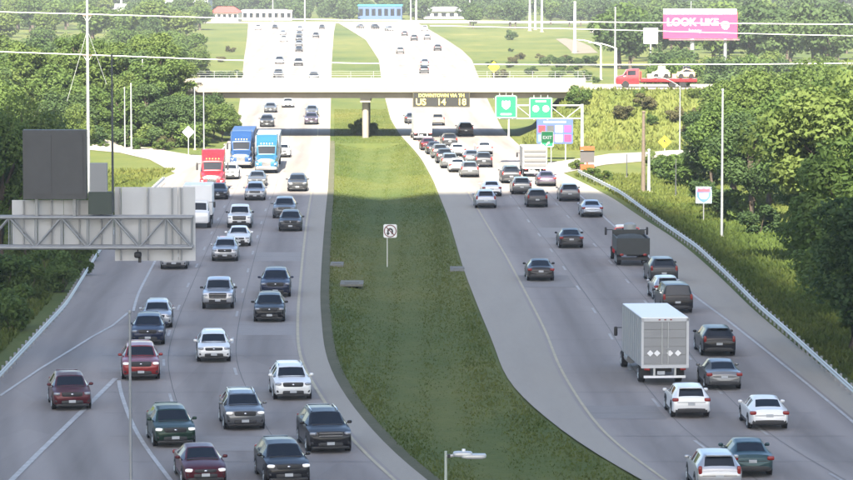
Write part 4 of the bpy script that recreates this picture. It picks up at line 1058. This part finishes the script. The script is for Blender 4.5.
# dark tipper truck with a red and white cab
p = G(633, 266.5); d = heading(633, 266); aw = Vector((d, 1, 0)).normalized()
t = thing('tipper_truck', 'dark tipper truck with red and white cab behind the charcoal suv', 'truck', (0, 0, 0), math.atan2(-aw.x, aw.y), 'traffic driving away from the camera')
L = 7.5; c = p + aw * (L / 2 - .4); t.location = (c.x, c.y, .056); y0 = -L / 2
dk = mat('dark_tipper_steel', (.030, .034, .034), .55, noise=(2, .25))
for s in (-1, 1):
    build('bed_side', MB().box((s * 1.16, y0 + 2.2, 1.55), (.1, 4.3, 1.0)), dk, t)
    build('tail_light', MB().ell((s * .85, y0 - .05, .85), (.14, .05, .08), .5), M_TAIL, t, 40)
    build('mirror', MB().ell((s * 1.55, L / 2 - 1.3, 2.1), (.09, .08, .3), .4).tube([(s * 1.0, L / 2 - 1.3, 2.2), (s * 1.55, L / 2 - 1.3, 2.2)], .03, 5), M_BLACK, t, 40)
build('bed_floor', MB().box((0, y0 + 2.2, 1.08), (2.3, 4.3, .14)), dk, t)
build('tailgate', MB().box((0, y0 + .02, 1.45), (2.42, .1, 1.2)), dk, t)
build('headboard', MB().box((0, y0 + 4.35, 1.7), (2.42, .1, 1.3)), dk, t)
build('load', MB().ell((0, y0 + 2.2, 1.75), (1.1, 2.05, .4), .7, 16, 8), mat('dark_load', (.05, .055, .05), .9, noise=(3, .4)), t, 40)
build('bumper', MB().box((0, y0 + .1, .55), (2.3, .14, .2)), M_BLACK, t)
build('frame', MB().box((0, 0, .85), (.9, L - .6, .28)), M_BLACK, t)
build('tank', MB().tube([(.15, L / 2 - 2.55, 1.2), (.15, L / 2 - 2.55, 2.65)], .46, 14).ell((.15, L / 2 - 2.55, 2.65), (.46, .46, .2), 1.0), mat('grey_tank', (.30, .32, .32), .5), t, 40)
st = [(0, .55, 1.15, 1.25, .8, .86, .7, 'h'), (.1, .5, 1.35, 1.42, .95, .98, .85, 'h'), (.7, .5, 1.5, 1.6, 1.05, 1.05, .9, 'ws'), (1.1, .5, 1.5, 2.3, 1.08, 1.08, .92, 'side'), (1.85, .5, 1.5, 2.42, 1.08, 1.08, .92, 'rw'), (2.0, .5, 1.5, 1.6, 1.08, 1.08, 1.0, 'p'), (2.05, .5, 1.3, 1.4, 1.0, 1.0, .9, 'p')]
for k, mb in loft(st, L).items():
    nm = k if isinstance(k, str) else k[0]; build('cab' if nm == 'body' else nm, mb, paint('truckred') if nm == 'body' else M_GLASS, t, 38)
build('roof_fairing', MB().ell((-.1, L / 2 - 1.5, 2.45), (.8, .35, .16), .5), paint('white'), t, 40)
add_wheels(t, [(s * 1.0, L / 2 - 1.1) for s in (-1, 1)] + [(s * .98, y0 + a) for s in (-1, 1) for a in (1.2, 2.45)], .48, .34)

# red flatbed truck with machinery on the crossing road
D = BY - 4.0; zg = BZ + .06; a = P(616, 98, D); b = P(697, 98, D); Lf = b.x - a.x
t = thing('flatbed_truck', 'red flatbed truck carrying pale machinery on the crossing road', 'truck', ((a.x + b.x) / 2, D, zg))
yt = -Lf / 2
rd = paint('truckred')
for k, mb in loft([(0, .5, 1.1, 1.2, .8, .9, .7, 'h'), (.1, .45, 1.35, 1.42, .95, 1.0, .85, 'h'), (.9, .45, 1.5, 1.58, 1.1, 1.1, .95, 'ws'), (1.35, .45, 1.5, 2.3, 1.15, 1.15, .98, 'side'), (2.6, .45, 1.5, 2.4, 1.15, 1.15, 1.0, 'p'), (2.9, .45, 1.5, 2.4, 1.15, 1.15, 1.0, 'p')], Lf).items():
    nm = k if isinstance(k, str) else k[0]
    o = build('cab' if nm == 'body' else nm, mb, rd if nm == 'body' else M_GLASS, t, 38); o.rotation_euler.z = math.pi / 2
build('deck', MB().box((1.5, 0, 1.05), (Lf - 3.2, 2.4, .2)), rd, t)
build('side_rail', MB().box((1.5, -1.22, .86), (Lf - 3.2, .06, .16)), rd, t)
build('frame', MB().box((.5, 0, .72), (Lf - 1.2, .9, .24)), M_BLACK, t)
build('headboard', MB().box((-Lf / 2 + 3.15, 0, 1.6), (.1, 2.3, 1.0)), rd, t)
for x in (-Lf / 2 + 1.2, Lf / 2 - 3.2, Lf / 2 - 1.9):
    for s in (-1, 1):
        o = link('wheel', cached(('wheel', .46, .32), lambda: wheel_mesh(.46, .32)), t, (x, s * 1.0, .46)); o.rotation_euler.z = math.pi / 2
for k, (px, col, lab) in enumerate(((661, (.80, .74, .55), 'cream compact loader on the red flatbed, left one'), (686, (.78, .50, .30), 'orange compact loader on the red flatbed, right one'))):
    c = P(px, 95, D); m = mat('loader_paint_%d' % k, col, .5, noise=(2, .15))
    q = thing('compact_loader', lab, 'loader', (c.x, D, zg + 1.15), 0, 'machines on the red flatbed')
    build('chassis', MB().box((0, 0, .55), (2.2, 1.3, .6)), m, q)
    build('cabin', MB().box((.1, 0, 1.2), (1.0, 1.2, .8), taper=.85), M_GLASS if k else m, q)
    build('arm', MB().tube([(.9, -.5, 1.0), (0, -.5, 1.25), (-1.3, -.5, .5)], .09, 6), m, q, 40)
    build('bucket', MB().box((-1.5, 0, .3), (.5, 1.5, .5)), m, q)
    for x in (-.65, .65):
        for s in (-1, 1):
            o = link('wheel', cached(('wheel', .33, .25), lambda: wheel_mesh(.33, .25)), q, (x, s * .72, .33)); o.rotation_euler.z = math.pi / 2

# ------------------------------------------------------------------ far buildings
def building(name, label, px0, px1, ytop, D, depth, wall, roofm, rows=2, cols=6, roof='flat', door=False):
    a, b = P(px0, ytop, D), P(px1, ytop, D); wd = b.x - a.x; cx = (a.x + b.x) / 2
    gz = float(ground_z(np.array(cx), np.array(D))); h = a.z - gz
    t = thing(name, label, 'building', (cx, D + depth / 2, gz), 0, 'far buildings along the horizon')
    hw = h if roof == 'flat' else h * .62
    build('wall', MB().box((0, 0, hw / 2), (wd, depth, hw)), wall, t)
    if roof == 'flat':
        build('roof', MB().box((0, 0, hw + .15), (wd + .5, depth + .5, .4)), roofm, t)
    else:
        build('roof', MB().add([(-wd * .54, -depth * .55, hw), (wd * .54, -depth * .55, hw), (wd * .54, depth * .55, hw), (-wd * .54, depth * .55, hw), (-wd * .3, 0, h), (wd * .3, 0, h)], [(0, 1, 5, 4), (1, 2, 5), (2, 3, 4, 5), (3, 0, 4), (3, 2, 1, 0)]), roofm, t)
    for r_ in range(rows):
        for c_ in range(cols):
            x = wd * (-.5 + (c_ + .5) / cols); z = hw * (r_ + .55) / rows
            o = build('window', MB().box((x, -depth / 2 - .03, z), (wd / cols * .6, .1, hw / rows * .5)), M_GLASS, t)
    return t
W_CREAM = mat('cream_wall', (.62, .58, .52), .8, noise=(.2, .1)); W_WHITE = mat('white_wall', (.74, .74, .72), .8, noise=(.2, .08))
W_BLUE = mat('blue_clad_wall', (.055, .10, .22), .6, noise=(.2, .12)); W_GREY = mat('grey_wall', (.38, .40, .44), .8, noise=(.2, .1))
RF_RED = mat('red_roof', (.62, .08, .06), .7, noise=(.4, .12)); RF_GREY = mat('grey_roof', (.30, .30, .31), .8, noise=(.3, .12)); RF_TEAL = mat('turquoise_roof', (.03, .26, .28), .6)
building('store', 'pale store with a red roof beyond the left lawn', 211, 238, 7, 1330, 22, W_CREAM, RF_RED, 1, 5, 'hip')
building('store', 'long pink-white low store above the southbound road', 242, 292, 11, 1360, 25, W_CREAM, mat('pale_roof', (.66, .62, .58), .8), 1, 8)
building('warehouse', 'blue building with a turquoise band left of the far poles', 358, 402, 6, 1370, 30, W_BLUE, RF_TEAL, 1, 7)
building('store', 'small white building with dark windows at the top centre', 424, 464, 7, 1400, 24, W_WHITE, RF_GREY, 1, 5, 'hip')
building('office', 'grey building among the trees at the top left', 165, 208, 0, 1420, 30, W_GREY, RF_GREY, 2, 6)
building('store', 'white low building right of the pink billboard', 758, 812, 33, 900, 20, W_WHITE, RF_GREY, 1, 5)
building('house', 'small pale house at the right edge above the white building', 772, 800, 13, 1080, 12, W_WHITE, RF_GREY, 1, 3, 'hip')
building('house', 'small pale house half hidden by trees at the far left', 108, 130, 4, 1380, 14, W_WHITE, RF_GREY, 1, 3, 'hip')

# ------------------------------------------------------------------ trees
M_BARK = mat('bark', (.085, .065, .048), .95, noise=(5, .35), bump=(12, .5))
GREEN = {'dry': layered('foliage_dry', [(.045, .048, .020), (.085, .080, .034), (.135, .115, .055)], [(.35, .9), (1.6, .6)], .8, trans=.2, rnd=True),
         'mid': layered('foliage_mid', [(.045, .080, .020), (.088, .140, .034), (.145, .200, .055)], [(.35, .9), (1.6, .6)], .7, trans=.38, rnd=True),
         'dark': layered('foliage_dark', [(.034, .062, .022), (.066, .108, .036), (.105, .152, .050)], [(.35, .9), (1.6, .6)], .7, trans=.36, rnd=True),
         'light': layered('foliage_light', [(.055, .090, .020), (.105, .152, .036), (.165, .208, .058)], [(.35, .9), (1.6, .6)], .7, trans=.40, rnd=True)}
def crown_mesh(name, h, rad, nleaf, size, seed, shrub=False):
    r = np.random.default_rng(seed); nc = 12 if shrub else 30
    zc, hz = (h * .5, h * .5) if shrub else (h * .60, h * .40)
    C = []; 
    while len(C) < nc:
        v = r.uniform(-1, 1, 3)
        q = np.linalg.norm(v)
        if .35 < q < 1: C.append(v / q * (q ** .6) * r.uniform(.62, .88))
    C = np.array(C) * [rad, rad, hz] + [0, 0, zc]; cr = rad * r.uniform(.24, .46, nc)
    idx = r.integers(0, nc, nleaf); d = r.normal(size=(nleaf, 3)); d /= np.linalg.norm(d, axis=1)[:, None]
    pos = C[idx] + d * (cr[idx] * r.uniform(.45, 1.08, nleaf) ** .7)[:, None] * [1, 1, .8]
    pos[:, 2] = np.maximum(pos[:, 2], .15)
    nrm = d * .7 + r.normal(size=(nleaf, 3)) * .6 + [0, 0, .35]; nrm /= np.linalg.norm(nrm, axis=1)[:, None]
    a = np.cross(nrm, r.normal(size=(nleaf, 3))); a /= np.linalg.norm(a, axis=1)[:, None]; b = np.cross(nrm, a)
    s = size * r.uniform(.6, 1.3, nleaf)[:, None]
    v = np.stack([pos - a * s, pos - b * s * .55, pos + a * s, pos + b * s * .55], 1).reshape(-1, 3)
    me = bpy.data.meshes.new(name); me.vertices.add(len(v)); me.vertices.foreach_set('co', v.ravel())
    me.loops.add(nleaf * 4); me.loops.foreach_set('vertex_index', np.arange(nleaf * 4, dtype=np.int32))
    me.polygons.add(nleaf); me.polygons.foreach_set('loop_start', np.arange(0, nleaf * 4, 4, dtype=np.int32)); me.update(calc_edges=True)
    me.materials.append(GREEN['mid']); return me, C
def trunk_mesh(h, rad, C, seed, shrub=False):
    r = np.random.default_rng(seed); mb = MB(); tr_ = .028 * h
    if shrub:
        for c in C[:5]: mb.tube([(0, 0, -.2), tuple(c * .5), tuple(c)], [.05, .035, .012], 5)
    else:
        top = h * .72; pts = [(0, 0, -.3), (r.normal() * .1, r.normal() * .1, h * .2), (r.normal() * .25, r.normal() * .25, h * .45), (r.normal() * .3, r.normal() * .3, top)]
        mb.tube(pts, [tr_ * 1.3, tr_, tr_ * .7, tr_ * .2], 8)
        for c in C[::3]:
            z0 = float(np.clip(c[2] * .55, h * .2, h * .5)); mb.tube([(0, 0, z0), (c[0] * .5, c[1] * .5, (z0 + c[2]) / 2 + .2), tuple(c)], [tr_ * .45, tr_ * .28, .02], 5)
    return mb.mesh('trunk', M_BARK, 50)
PROTO = {}
def proto(key, h, rad, n, size, seed, shrub=False):
    c, C = crown_mesh('crown', h, rad, n, size, seed, shrub); PROTO[key] = (c, trunk_mesh(h, rad, C, seed, shrub), h)
for k in range(3): proto(('near', k), 10, 3.6, 17000, .155, 100 + k)
for k in range(4): proto(('mid', k), 10, 3.7, 8000, .23, 200 + k)
for k in range(3): proto(('far', k), 10, 4.2, 2600, .42, 300 + k)
for k in range(3): proto(('shrub', k), 3, 1.9, 2600, .16, 400 + k, True)
NT = [0]
TONE = {'mid': 'mid-green', 'dark': 'dark green', 'light': 'pale green', 'dry': 'brownish'}
def where(x, y):
    px = CX + F * x / y
    for lim, s in ((66, 'at the far left'), (120, 'left of the slim dark pole'), (170, 'right of the slim dark pole'), (240, 'beside the southbound road'), (345, 'above the southbound road'), (440, 'above the northbound bend'), (545, 'left of the thick white monopole'), (640, 'right of the thick white monopole'), (740, 'around the pink billboard'), (790, 'right of the pink billboard')):
        if px < lim: return s
    return 'at the far right'
def tree(x, y, h, kind, tone, label, group, wide=1.0, name='leafy_tree'):
    NT[0] += 1; ks = [k for k in PROTO if k[0] == kind]; c, tk, h0 = PROTO[ks[NT[0] % len(ks)]]
    gz = float(ground_z(np.array(x), np.array(y)))
    cat = 'shrub' if kind == 'shrub' else 'tree'
    t = thing(name if cat == 'tree' else 'shrub', label, cat, (x, y, gz), random.uniform(0, 6.28), group); s = h / h0; t.scale = (s * wide, s * wide, s)
    own(link('crown', c, t), GREEN[tone]); link('trunk' if cat == 'tree' else 'stems', tk, t); return t
def tpx(px, pyb, ytop, kind, tone, label, group, wide=1.0, z=None):
    g = G(px, pyb) if z is None else G(px, pyb, z)
    gz = float(ground_z(np.array(g.x), np.array(g.y)))
    h = P(px, ytop, g.y).z - gz
    return tree(g.x, g.y, max(h, 1.2), kind, tone, label, group, wide)
# right-hand wood: the nearest trees
gN = 'trees of the right-hand wood'
for px, pb, yt, kd, tn, lb in (
    (852, 352, 200, 'near', 'mid', 'rounded leafy tree nearest the right guard rail'),
    (890, 378, 180, 'near', 'dark', 'tall dark tree at the right edge beside the guard rail'),
    (856, 318, 130, 'near', 'mid', 'tall leafy tree at the right edge, second row from the guard rail'),
    (828, 262, 150, 'near', 'dark', 'dark leafy tree below the tall pale ones on the right'),
    (752, 224, 108, 'near', 'dark', 'dark tree right of the tall pale pole'),
    (815, 238, 84, 'near', 'mid', 'tall leafy tree at the right, crown in sunlight'),
    (840, 268, 60, 'near', 'light', 'bright tall tree at the right edge above the dark ones'),
    (734, 212, 96, 'near', 'mid', 'leafy tree directly behind the tall pale pole'),
    (770, 205, 72, 'near', 'light', 'bright tree crown right of the tall pale pole'),
    (812, 208, 62, 'near', 'light', 'bright broad tree near the right edge'),
    (712, 188, 104, 'near', 'dark', 'dark tree left of the tall pale pole'),
    (748, 178, 76, 'mid', 'light', 'sunlit tree behind the pale pole near the crossing road'),
    (790, 176, 66, 'mid', 'mid', 'sunlit tree on the slope of the crossing road at the right'),
    (835, 180, 62, 'mid', 'mid', 'sunlit tree on the slope at the right edge'),
    (722, 160, 78, 'mid', 'light', 'small sunlit tree right of the red flatbed truck'),
    (760, 150, 70, 'mid', 'light', 'sunlit tree before the crossing road at the right'),
    (800, 150, 66, 'mid', 'light', 'sunlit round tree before the crossing road at the right edge'),
    (845, 152, 66, 'mid', 'mid', 'last sunlit tree before the crossing road at the right')):
    tpx(px, pb, yt, kd, tn, lb, gN, 1.15 if kd == 'near' else 1.2)
gS = 'shrubs below the right-hand wood'
for k, (px, pb, yt, tn) in enumerate(((664, 176, 156, 'mid'), (676, 180, 152, 'dark'), (690, 186, 150, 'mid'), (704, 184, 160, 'dark'), (735, 218, 190, 'dark'), (720, 214, 185, 'dark'), (760, 234, 205, 'dark'), (818, 262, 226, 'mid'), (838, 290, 245, 'mid'), (745, 222, 190, 'mid'), (868, 330, 290, 'mid'), (700, 200, 178, 'dark'), (655, 166, 152, 'light'), (640, 140, 124, 'mid'), (668, 132, 116, 'dark'), (684, 136, 112, 'mid'), (708, 140, 110, 'dark'))):
    tpx(px, pb, yt, 'shrub', tn, f"{TONE[tn]} low shrub {'on the slope above the yellow diamond' if pb < 145 else 'beside the yellow diamond' if px < 700 else 'left of the tall pale pole' if px < 722 else 'just right of the tall pale pole' if px < 765 else 'at the far right below the wood'}", gS, 1.25)
rs = np.random.default_rng(21)
for k in range(30):
    x = rs.uniform(15, 62); Y = rs.uniform(421, 430) if k < 20 else rs.uniform(408, 424)
    tree(x, Y, rs.uniform(1.0, 2.4), 'shrub', ['dry', 'mid', 'dry', 'light'][k % 4], 'scrubby bush on the grass slope right of the bridge', 'scrub on the slope right of the bridge', 1.3)
for k in range(14):
    x = rs.uniform(-45, -27); Y = rs.uniform(405, 428)
    tree(x, Y, rs.uniform(.8, 1.8), 'shrub', ['mid', 'dry', 'light'][k % 3], 'scrubby bush on the grass slope left of the bridge', 'scrub on the slope left of the bridge', 1.3)
# shrubs beside the pier and along the approach
for k, (px, pb, yt) in enumerate(((356, 135, 119), (373, 134, 121), (361, 131, 118))):
    tpx(px, pb, yt, 'shrub', 'mid', ['shrub left of the bridge pier', 'shrub right of the bridge pier', 'shrub close behind the bridge pier'][k], 'shrubs at the bridge pier', .8)
for k, (px, pb, yt) in enumerate(((578, 170, 160), (592, 178, 166), (604, 182, 172))):
    tpx(px, pb, yt, 'shrub', 'light', ['small weedy shrub below the orange trailer', 'weedy shrub right of the orange trailer', 'low weedy shrub at the start of the right guard rail'][k], 'weedy shrubs at the right guard rail', 1.3)
for k, (px, Y, h) in enumerate(((222, 424, 5.0), (232, 428, 3.6), (214, 426, 6.0))):
    tree((px - CX) / F * Y, Y, h, 'mid', ['mid', 'light', 'dark'][k], ['mid-green small tree at the left end of the bridge', 'lowest pale green tree under the left bridge end', 'dark green tree just left of the bridge end'][k], 'trees of the left wood', 1.1)
# left wood before the crossing road
gL = 'trees of the left wood'
r = np.random.default_rng(11)
for k in range(40):
    px = -12 + 218 * (k + r.uniform(0, 1)) / 40; Y = r.uniform(416, 431); x = (px - CX) / F * Y
    tree(x, Y, r.uniform(6.0, 9.0) if px < 170 else r.uniform(4.5, 6.5), 'mid', ['mid', 'dark', 'light', 'mid'][k % 4], f"{TONE[['mid', 'dark', 'light', 'mid'][k % 4]]} tree in the front of the left wood {where(x, Y)}", gL, 1.15)
for k in range(16):
    px = -8 + 208 * (k + r.uniform(0, 1)) / 16; Y = r.uniform(409, 416); x = (px - CX) / F * Y
    tree(x, Y, r.uniform(2.0, 3.4), 'shrub', ['mid', 'dark', 'light'][k % 3], 'low shrub along the front of the left wood', gL, 1.3)
for k in range(22):
    px = r.uniform(-10, 205); Y = r.uniform(462, 560); g = P(px, 100, Y)
    tree(g.x, Y, r.uniform(7, 12), 'mid', ['mid', 'light', 'dark'][k % 3], f"{TONE[['mid', 'light', 'dark'][k % 3]]} tree in the back of the left wood {where(g.x, Y)}", gL, 1.1)
for k, (px, pb, yt) in enumerate(((80, 276, 254), (62, 292, 262), (12, 330, 285), (30, 300, 262), (6, 300, 248), (48, 285, 246), (30, 262, 205), (60, 232, 196), (15, 235, 180), (80, 262, 232))):
    tpx(px, pb, yt, 'shrub', ['light', 'mid', 'mid'][k % 3], f"{TONE[['light', 'mid', 'mid'][k % 3]]} shrub {'close behind' if px > 40 else 'well behind'} the left guard rail {'below' if pb > 266 else 'above'} the sign truss", 'shrubs behind the left guard rail', 1.0)
for k, (px, pb, yt) in enumerate(((2, 262, 110), (28, 225, 96), (52, 205, 108), (6, 198, 80), (72, 176, 104))):
    tpx(px, pb, yt, 'near', ['mid', 'light', 'dark'][k % 3], f"{TONE[['mid', 'light', 'dark'][k % 3]]} {'nearer' if pb > 200 else 'farther'} tree at the left edge behind the dark sign housing", 'trees at the left edge', .9)
# far trees and shrubs, beyond the bridge
gF = 'far trees beyond the bridge'
def scatter(n, x0, x1, ya, yb, ha, hb, tones, label, avoid=None):
    k = 0; tries = 0
    while k < n and tries < n * 20:
        tries += 1
        Y = 1 / r.uniform(1 / yb, 1 / ya); px = r.uniform(x0, x1); x = (px - CX) / F * Y * 1.0
        if Y < 1330 and (at(L0, Y) - 8 < x < at(R1, Y) + 8): continue
        if avoid and avoid(px, Y): continue
        hh = r.uniform(ha, hb); sz = ['shorter', 'medium', 'taller'][min(2, int(3 * (hh - ha) / (hb - ha)))]
        tree(x, Y, hh, 'far', tones[k % len(tones)], f'{sz} {TONE[tones[k % len(tones)]]} {label} {where(x, Y)}', gF, r.uniform(.9, 1.25)); k += 1
scatter(54, 500, 860, 700, 1150, 8, 15, ['dark', 'mid', 'dark'], 'tree in the far belt', lambda px, Y: (655 < px < 745 and Y < 690) or (470 < px < 618))
scatter(46, 590, 860, 480, 640, 4, 8, ['mid', 'dark', 'light'], 'tree just beyond the crossing road', lambda px, Y: px < 662 and Y < 900)
def far_woods(rows, seed):
    f = np.random.default_rng(seed); V = []
    for n, x0, x1, ya, yb, ha, hb, avoid in rows:
        k = 0
        while k < n:
            px = f.uniform(x0, x1); Y = f.uniform(ya, yb)
            if avoid and avoid(px, Y): continue
            k += 1; c = PROTO[('far', k % 3)][0]; co = np.empty(len(c.vertices) * 3); c.vertices.foreach_get('co', co); co = co.reshape(-1, 4, 3)
            co = co[f.permutation(len(co))[:1300]]; s = f.uniform(ha, hb) / 10; an = f.uniform(0, 6.28); x = (px - CX) / F * Y
            rot = np.array([[math.cos(an), math.sin(an), 0], [-math.sin(an), math.cos(an), 0], [0, 0, 1]])
            ctr = co.mean(1, keepdims=True); co = (ctr + (co - ctr) * 1.4).reshape(-1, 3) @ rot * s + [x, Y, float(ground_z(np.array(x), np.array(Y))) - .15 * s * 10]
            V.append(co)
    v = np.concatenate(V); n = len(v) // 4
    me = bpy.data.meshes.new('far_woods'); me.vertices.add(len(v)); me.vertices.foreach_set('co', v.ravel()); me.loops.add(n * 4); me.loops.foreach_set('vertex_index', np.arange(n * 4, dtype=np.int32))
    me.polygons.add(n); me.polygons.foreach_set('loop_start', np.arange(0, n * 4, 4, dtype=np.int32)); me.update(calc_edges=True); me.materials.append(GREEN['dark'])
    return tag(link('far_woods', me), 'hazy dark line of woods along the horizon', 'woods', kind='stuff')
far_woods([(80, 225, 640, 1345, 1480, 7, 14, lambda px, Y: (205 < px < 295 or 352 < px < 408 or 420 < px < 468) and Y < 1412), (110, -30, 880, 1480, 1620, 10, 17, None)], 77)
scatter(44, -10, 230, 900, 1330, 8, 14, ['mid', 'light', 'dark'], 'tree on the left lawn', lambda px, Y: 206 < px)
scatter(34, 40, 226, 560, 900, 4, 8, ['mid', 'light', 'mid'], 'tree on the left slope')
scatter(14, 470, 640, 1170, 1330, 7, 12, ['dark', 'mid'], 'tree above the far lawn')
for k, (px, pb, yt) in enumerate(((548, 66, 54), (558, 68, 55), (570, 69, 56), (582, 68, 55), (592, 66, 54), (512, 40, 30), (205, 80, 68), (220, 82, 70), (235, 80, 70))):
    tpx(px, pb, yt, 'shrub', 'dark', 'low dark shrub on the slope beyond the bridge', 'shrubs beyond the bridge', 1.3)

re = np.random.default_rng(31)
for k in range(34):
    Y = re.uniform(470, 900); s = -1 if k < 12 else 1
    x = at(L0, Y) - re.uniform(3, 14) if s < 0 else at(R1, Y) + re.uniform(3, 22); tn = ['dry', 'dark', 'dry', 'mid'][k % 4]
    tree(x, Y, re.uniform(.9, 2.2), 'shrub', tn, f"low {TONE[tn]} bush beside the {'southbound' if s < 0 else 'northbound'} road beyond the bridge", 'shrubs beyond the bridge', 1.4)
# ------------------------------------------------------------------ side roads and dirt patches beyond the bridge
tag(pstrip('dirt_lane', [((574, 54), (598, 53)), ((567, 47), (590, 46)), ((560, 42), (578, 41)), ((556, 39), (566, 38.5))], .06, mat('pale_dirt', (.19, .155, .115), .95, noise=(.2, .2))), kind='structure')
tag(pstrip('side_road', [((590, 33), (590, 30)), ((700, 40), (700, 36)), ((860, 46), (860, 42))], .25, M_SHOULDER), kind='structure')
tag(strip('far_cross_road', np.full_like(YG, -400.0), np.full_like(YG, 400.0), .07, M_SHOULDER, 1285, 1325, 8), kind='structure')

# ------------------------------------------------------------------ rough grass
def grass(name, N, fn, hmin, hmax, seed):
    q = np.random.default_rng(seed); pts = fn(q, N); n = len(pts)
    z = ground_z(pts[:, 0], pts[:, 1])
    a, b = np.interp(pts[:, 1], YG, L1), np.interp(pts[:, 1], YG, R0); m_ = (pts[:, 0] - a) / np.maximum(b - a, .1)
    z = z - np.where((m_ > 0) & (m_ < 1) & (pts[:, 1] < 420), .55 * np.sin(np.clip(m_, 0, 1) * math.pi) ** 2, 0) - .03
    th = q.uniform(0, math.pi, n); h = q.uniform(hmin, hmax, n); wd = h * q.uniform(.5, 1.1, n); lx, ly = q.normal(0, .35, n) * h, q.normal(0, .35, n) * h
    c, s = np.cos(th) * wd / 2, np.sin(th) * wd / 2
    v = np.empty((n, 3, 3)); v[:, 0] = np.stack([pts[:, 0] - c, pts[:, 1] - s, z], 1); v[:, 1] = np.stack([pts[:, 0] + c, pts[:, 1] + s, z], 1); v[:, 2] = np.stack([pts[:, 0] + lx, pts[:, 1] + ly, z + h], 1)
    me = bpy.data.meshes.new(name); me.vertices.add(n * 3); me.vertices.foreach_set('co', v.ravel()); me.loops.add(n * 3); me.loops.foreach_set('vertex_index', np.arange(n * 3, dtype=np.int32))
    me.polygons.add(n); me.polygons.foreach_set('loop_start', np.arange(0, n * 3, 3, dtype=np.int32)); me.update(calc_edges=True); me.materials.append(M_TUFT)
    return link(name, me)
def f_med(q, N):
    Y = q.uniform(120, 520, N) ; Y = 120 + (Y - 120) ** 1.0; t = q.uniform(0, 1, N)
    a, b = np.interp(Y, YG, L1) + .5, np.interp(Y, YG, R0) - .2
    return np.stack([a + (b - a) * t, Y], 1)
tag(grass('median_grass', 110000, f_med, .05, .15, 5), 'rough green grass covering the median', 'grass', kind='stuff')
def f_right(q, N):
    Y = q.uniform(150, 356, N); x = np.interp(Y, YG, R1) + .8 + q.exponential(7, N); k = x < 60
    return np.stack([x[k], Y[k]], 1)
tag(grass('verge_grass', 60000, f_right, .12, .45, 6), 'rough green grass on the right verge', 'grass', kind='stuff')
def f_slope(q, N):
    Y = q.uniform(404, 431, N); x = q.uniform(12, 75, N); return np.stack([x, Y], 1)
tag(grass('slope_grass', 14000, f_slope, .2, .6, 9), 'tall dry grass on the slope right of the bridge', 'grass', kind='stuff')
def f_left(q, N):
    Y = q.uniform(170, 366, N); x = np.interp(Y, YG, L0) - 1.0 - q.exponential(7, N)
    return np.stack([x, Y], 1)
tag(grass('verge_grass', 45000, f_left, .12, .40, 8), 'rough green grass on the left verge', 'grass', kind='stuff')

# ------------------------------------------------------------------ the cloud whose shadow lies over the near road
CA = 360.0; sh = CA / math.tan(R(SUN_EL)); az = R(SUN_AZ)
edge_y = G(0, 192).y                                            # where the shade ends on the road
offx, offy = math.sin(az) * sh, math.cos(az) * sh
nu_, nv_ = 210, 40; vs_ = []; q = np.random.default_rng(3)
def lump(u, v): return .5 * math.sin(3.1 * u + 1.3 * v) + .35 * math.sin(7.3 * u - 2.2 * v + 1) + .25 * math.sin(5.1 * v + 4.0 * u + 2)
top, bot = [], []
for j in range(nv_ + 1):
    for i in range(nu_ + 1):
        u, v = -1 + 2 * i / nu_, -1 + 2 * j / nv_
        edge = max(0.0, 1 - max(abs(u), abs(v)) ** 4)
        x = u * 420; y = v * 300
        if v > .6: y += lump(u * 6, 1) * 4 * v
        y -= 175 * min(1, max(0, (x - 17) / 5)) * (v + 1) / 2        # the cloud's edge draws back to the east: the right-hand wood is sunlit
        th = 70 * edge * (1 + .25 * lump(u * 5, v * 5))
        top.append((x, y, th)); bot.append((x, y, -25 * edge * (1 + .3 * lump(u * 4 + 2, v * 4))))
n1 = nu_ + 1; nn = len(top); fs_ = []
for j in range(nv_):
    for i in range(nu_):
        a = j * n1 + i; fs_ += [(a, a + 1, a + n1 + 1, a + n1), (nn + a, nn + a + n1, nn + a + n1 + 1, nn + a + 1)]
mc = layered('cloud_vapour', [(.80, .80, .82), (.88, .88, .89), (.92, .92, .92)], [(.01, .6), (.05, .4)], 1.0, trans=.5)
tag(build('cloud', MB().add(top + bot, fs_), mc, None, 60, (offx, edge_y + offy - 304, CA)), kind='structure')

# ------------------------------------------------------------------ summer haze
mh = bpy.data.materials.new('haze_air'); mh.use_nodes = True; th_ = mh.node_tree; th_.nodes.clear()
vo = th_.nodes.new('ShaderNodeVolumePrincipled'); vo.inputs['Color'].default_value = (.93, .95, .97, 1); vo.inputs['Density'].default_value = HAZE; vo.inputs['Anisotropy'].default_value = .2
ou = th_.nodes.new('ShaderNodeOutputMaterial'); th_.links.new(vo.outputs[0], ou.inputs['Volume'])
tag(build('haze', MB().box((0, 1470, 12.0), (3230, 3490, 30.0)), mh), kind='stuff')
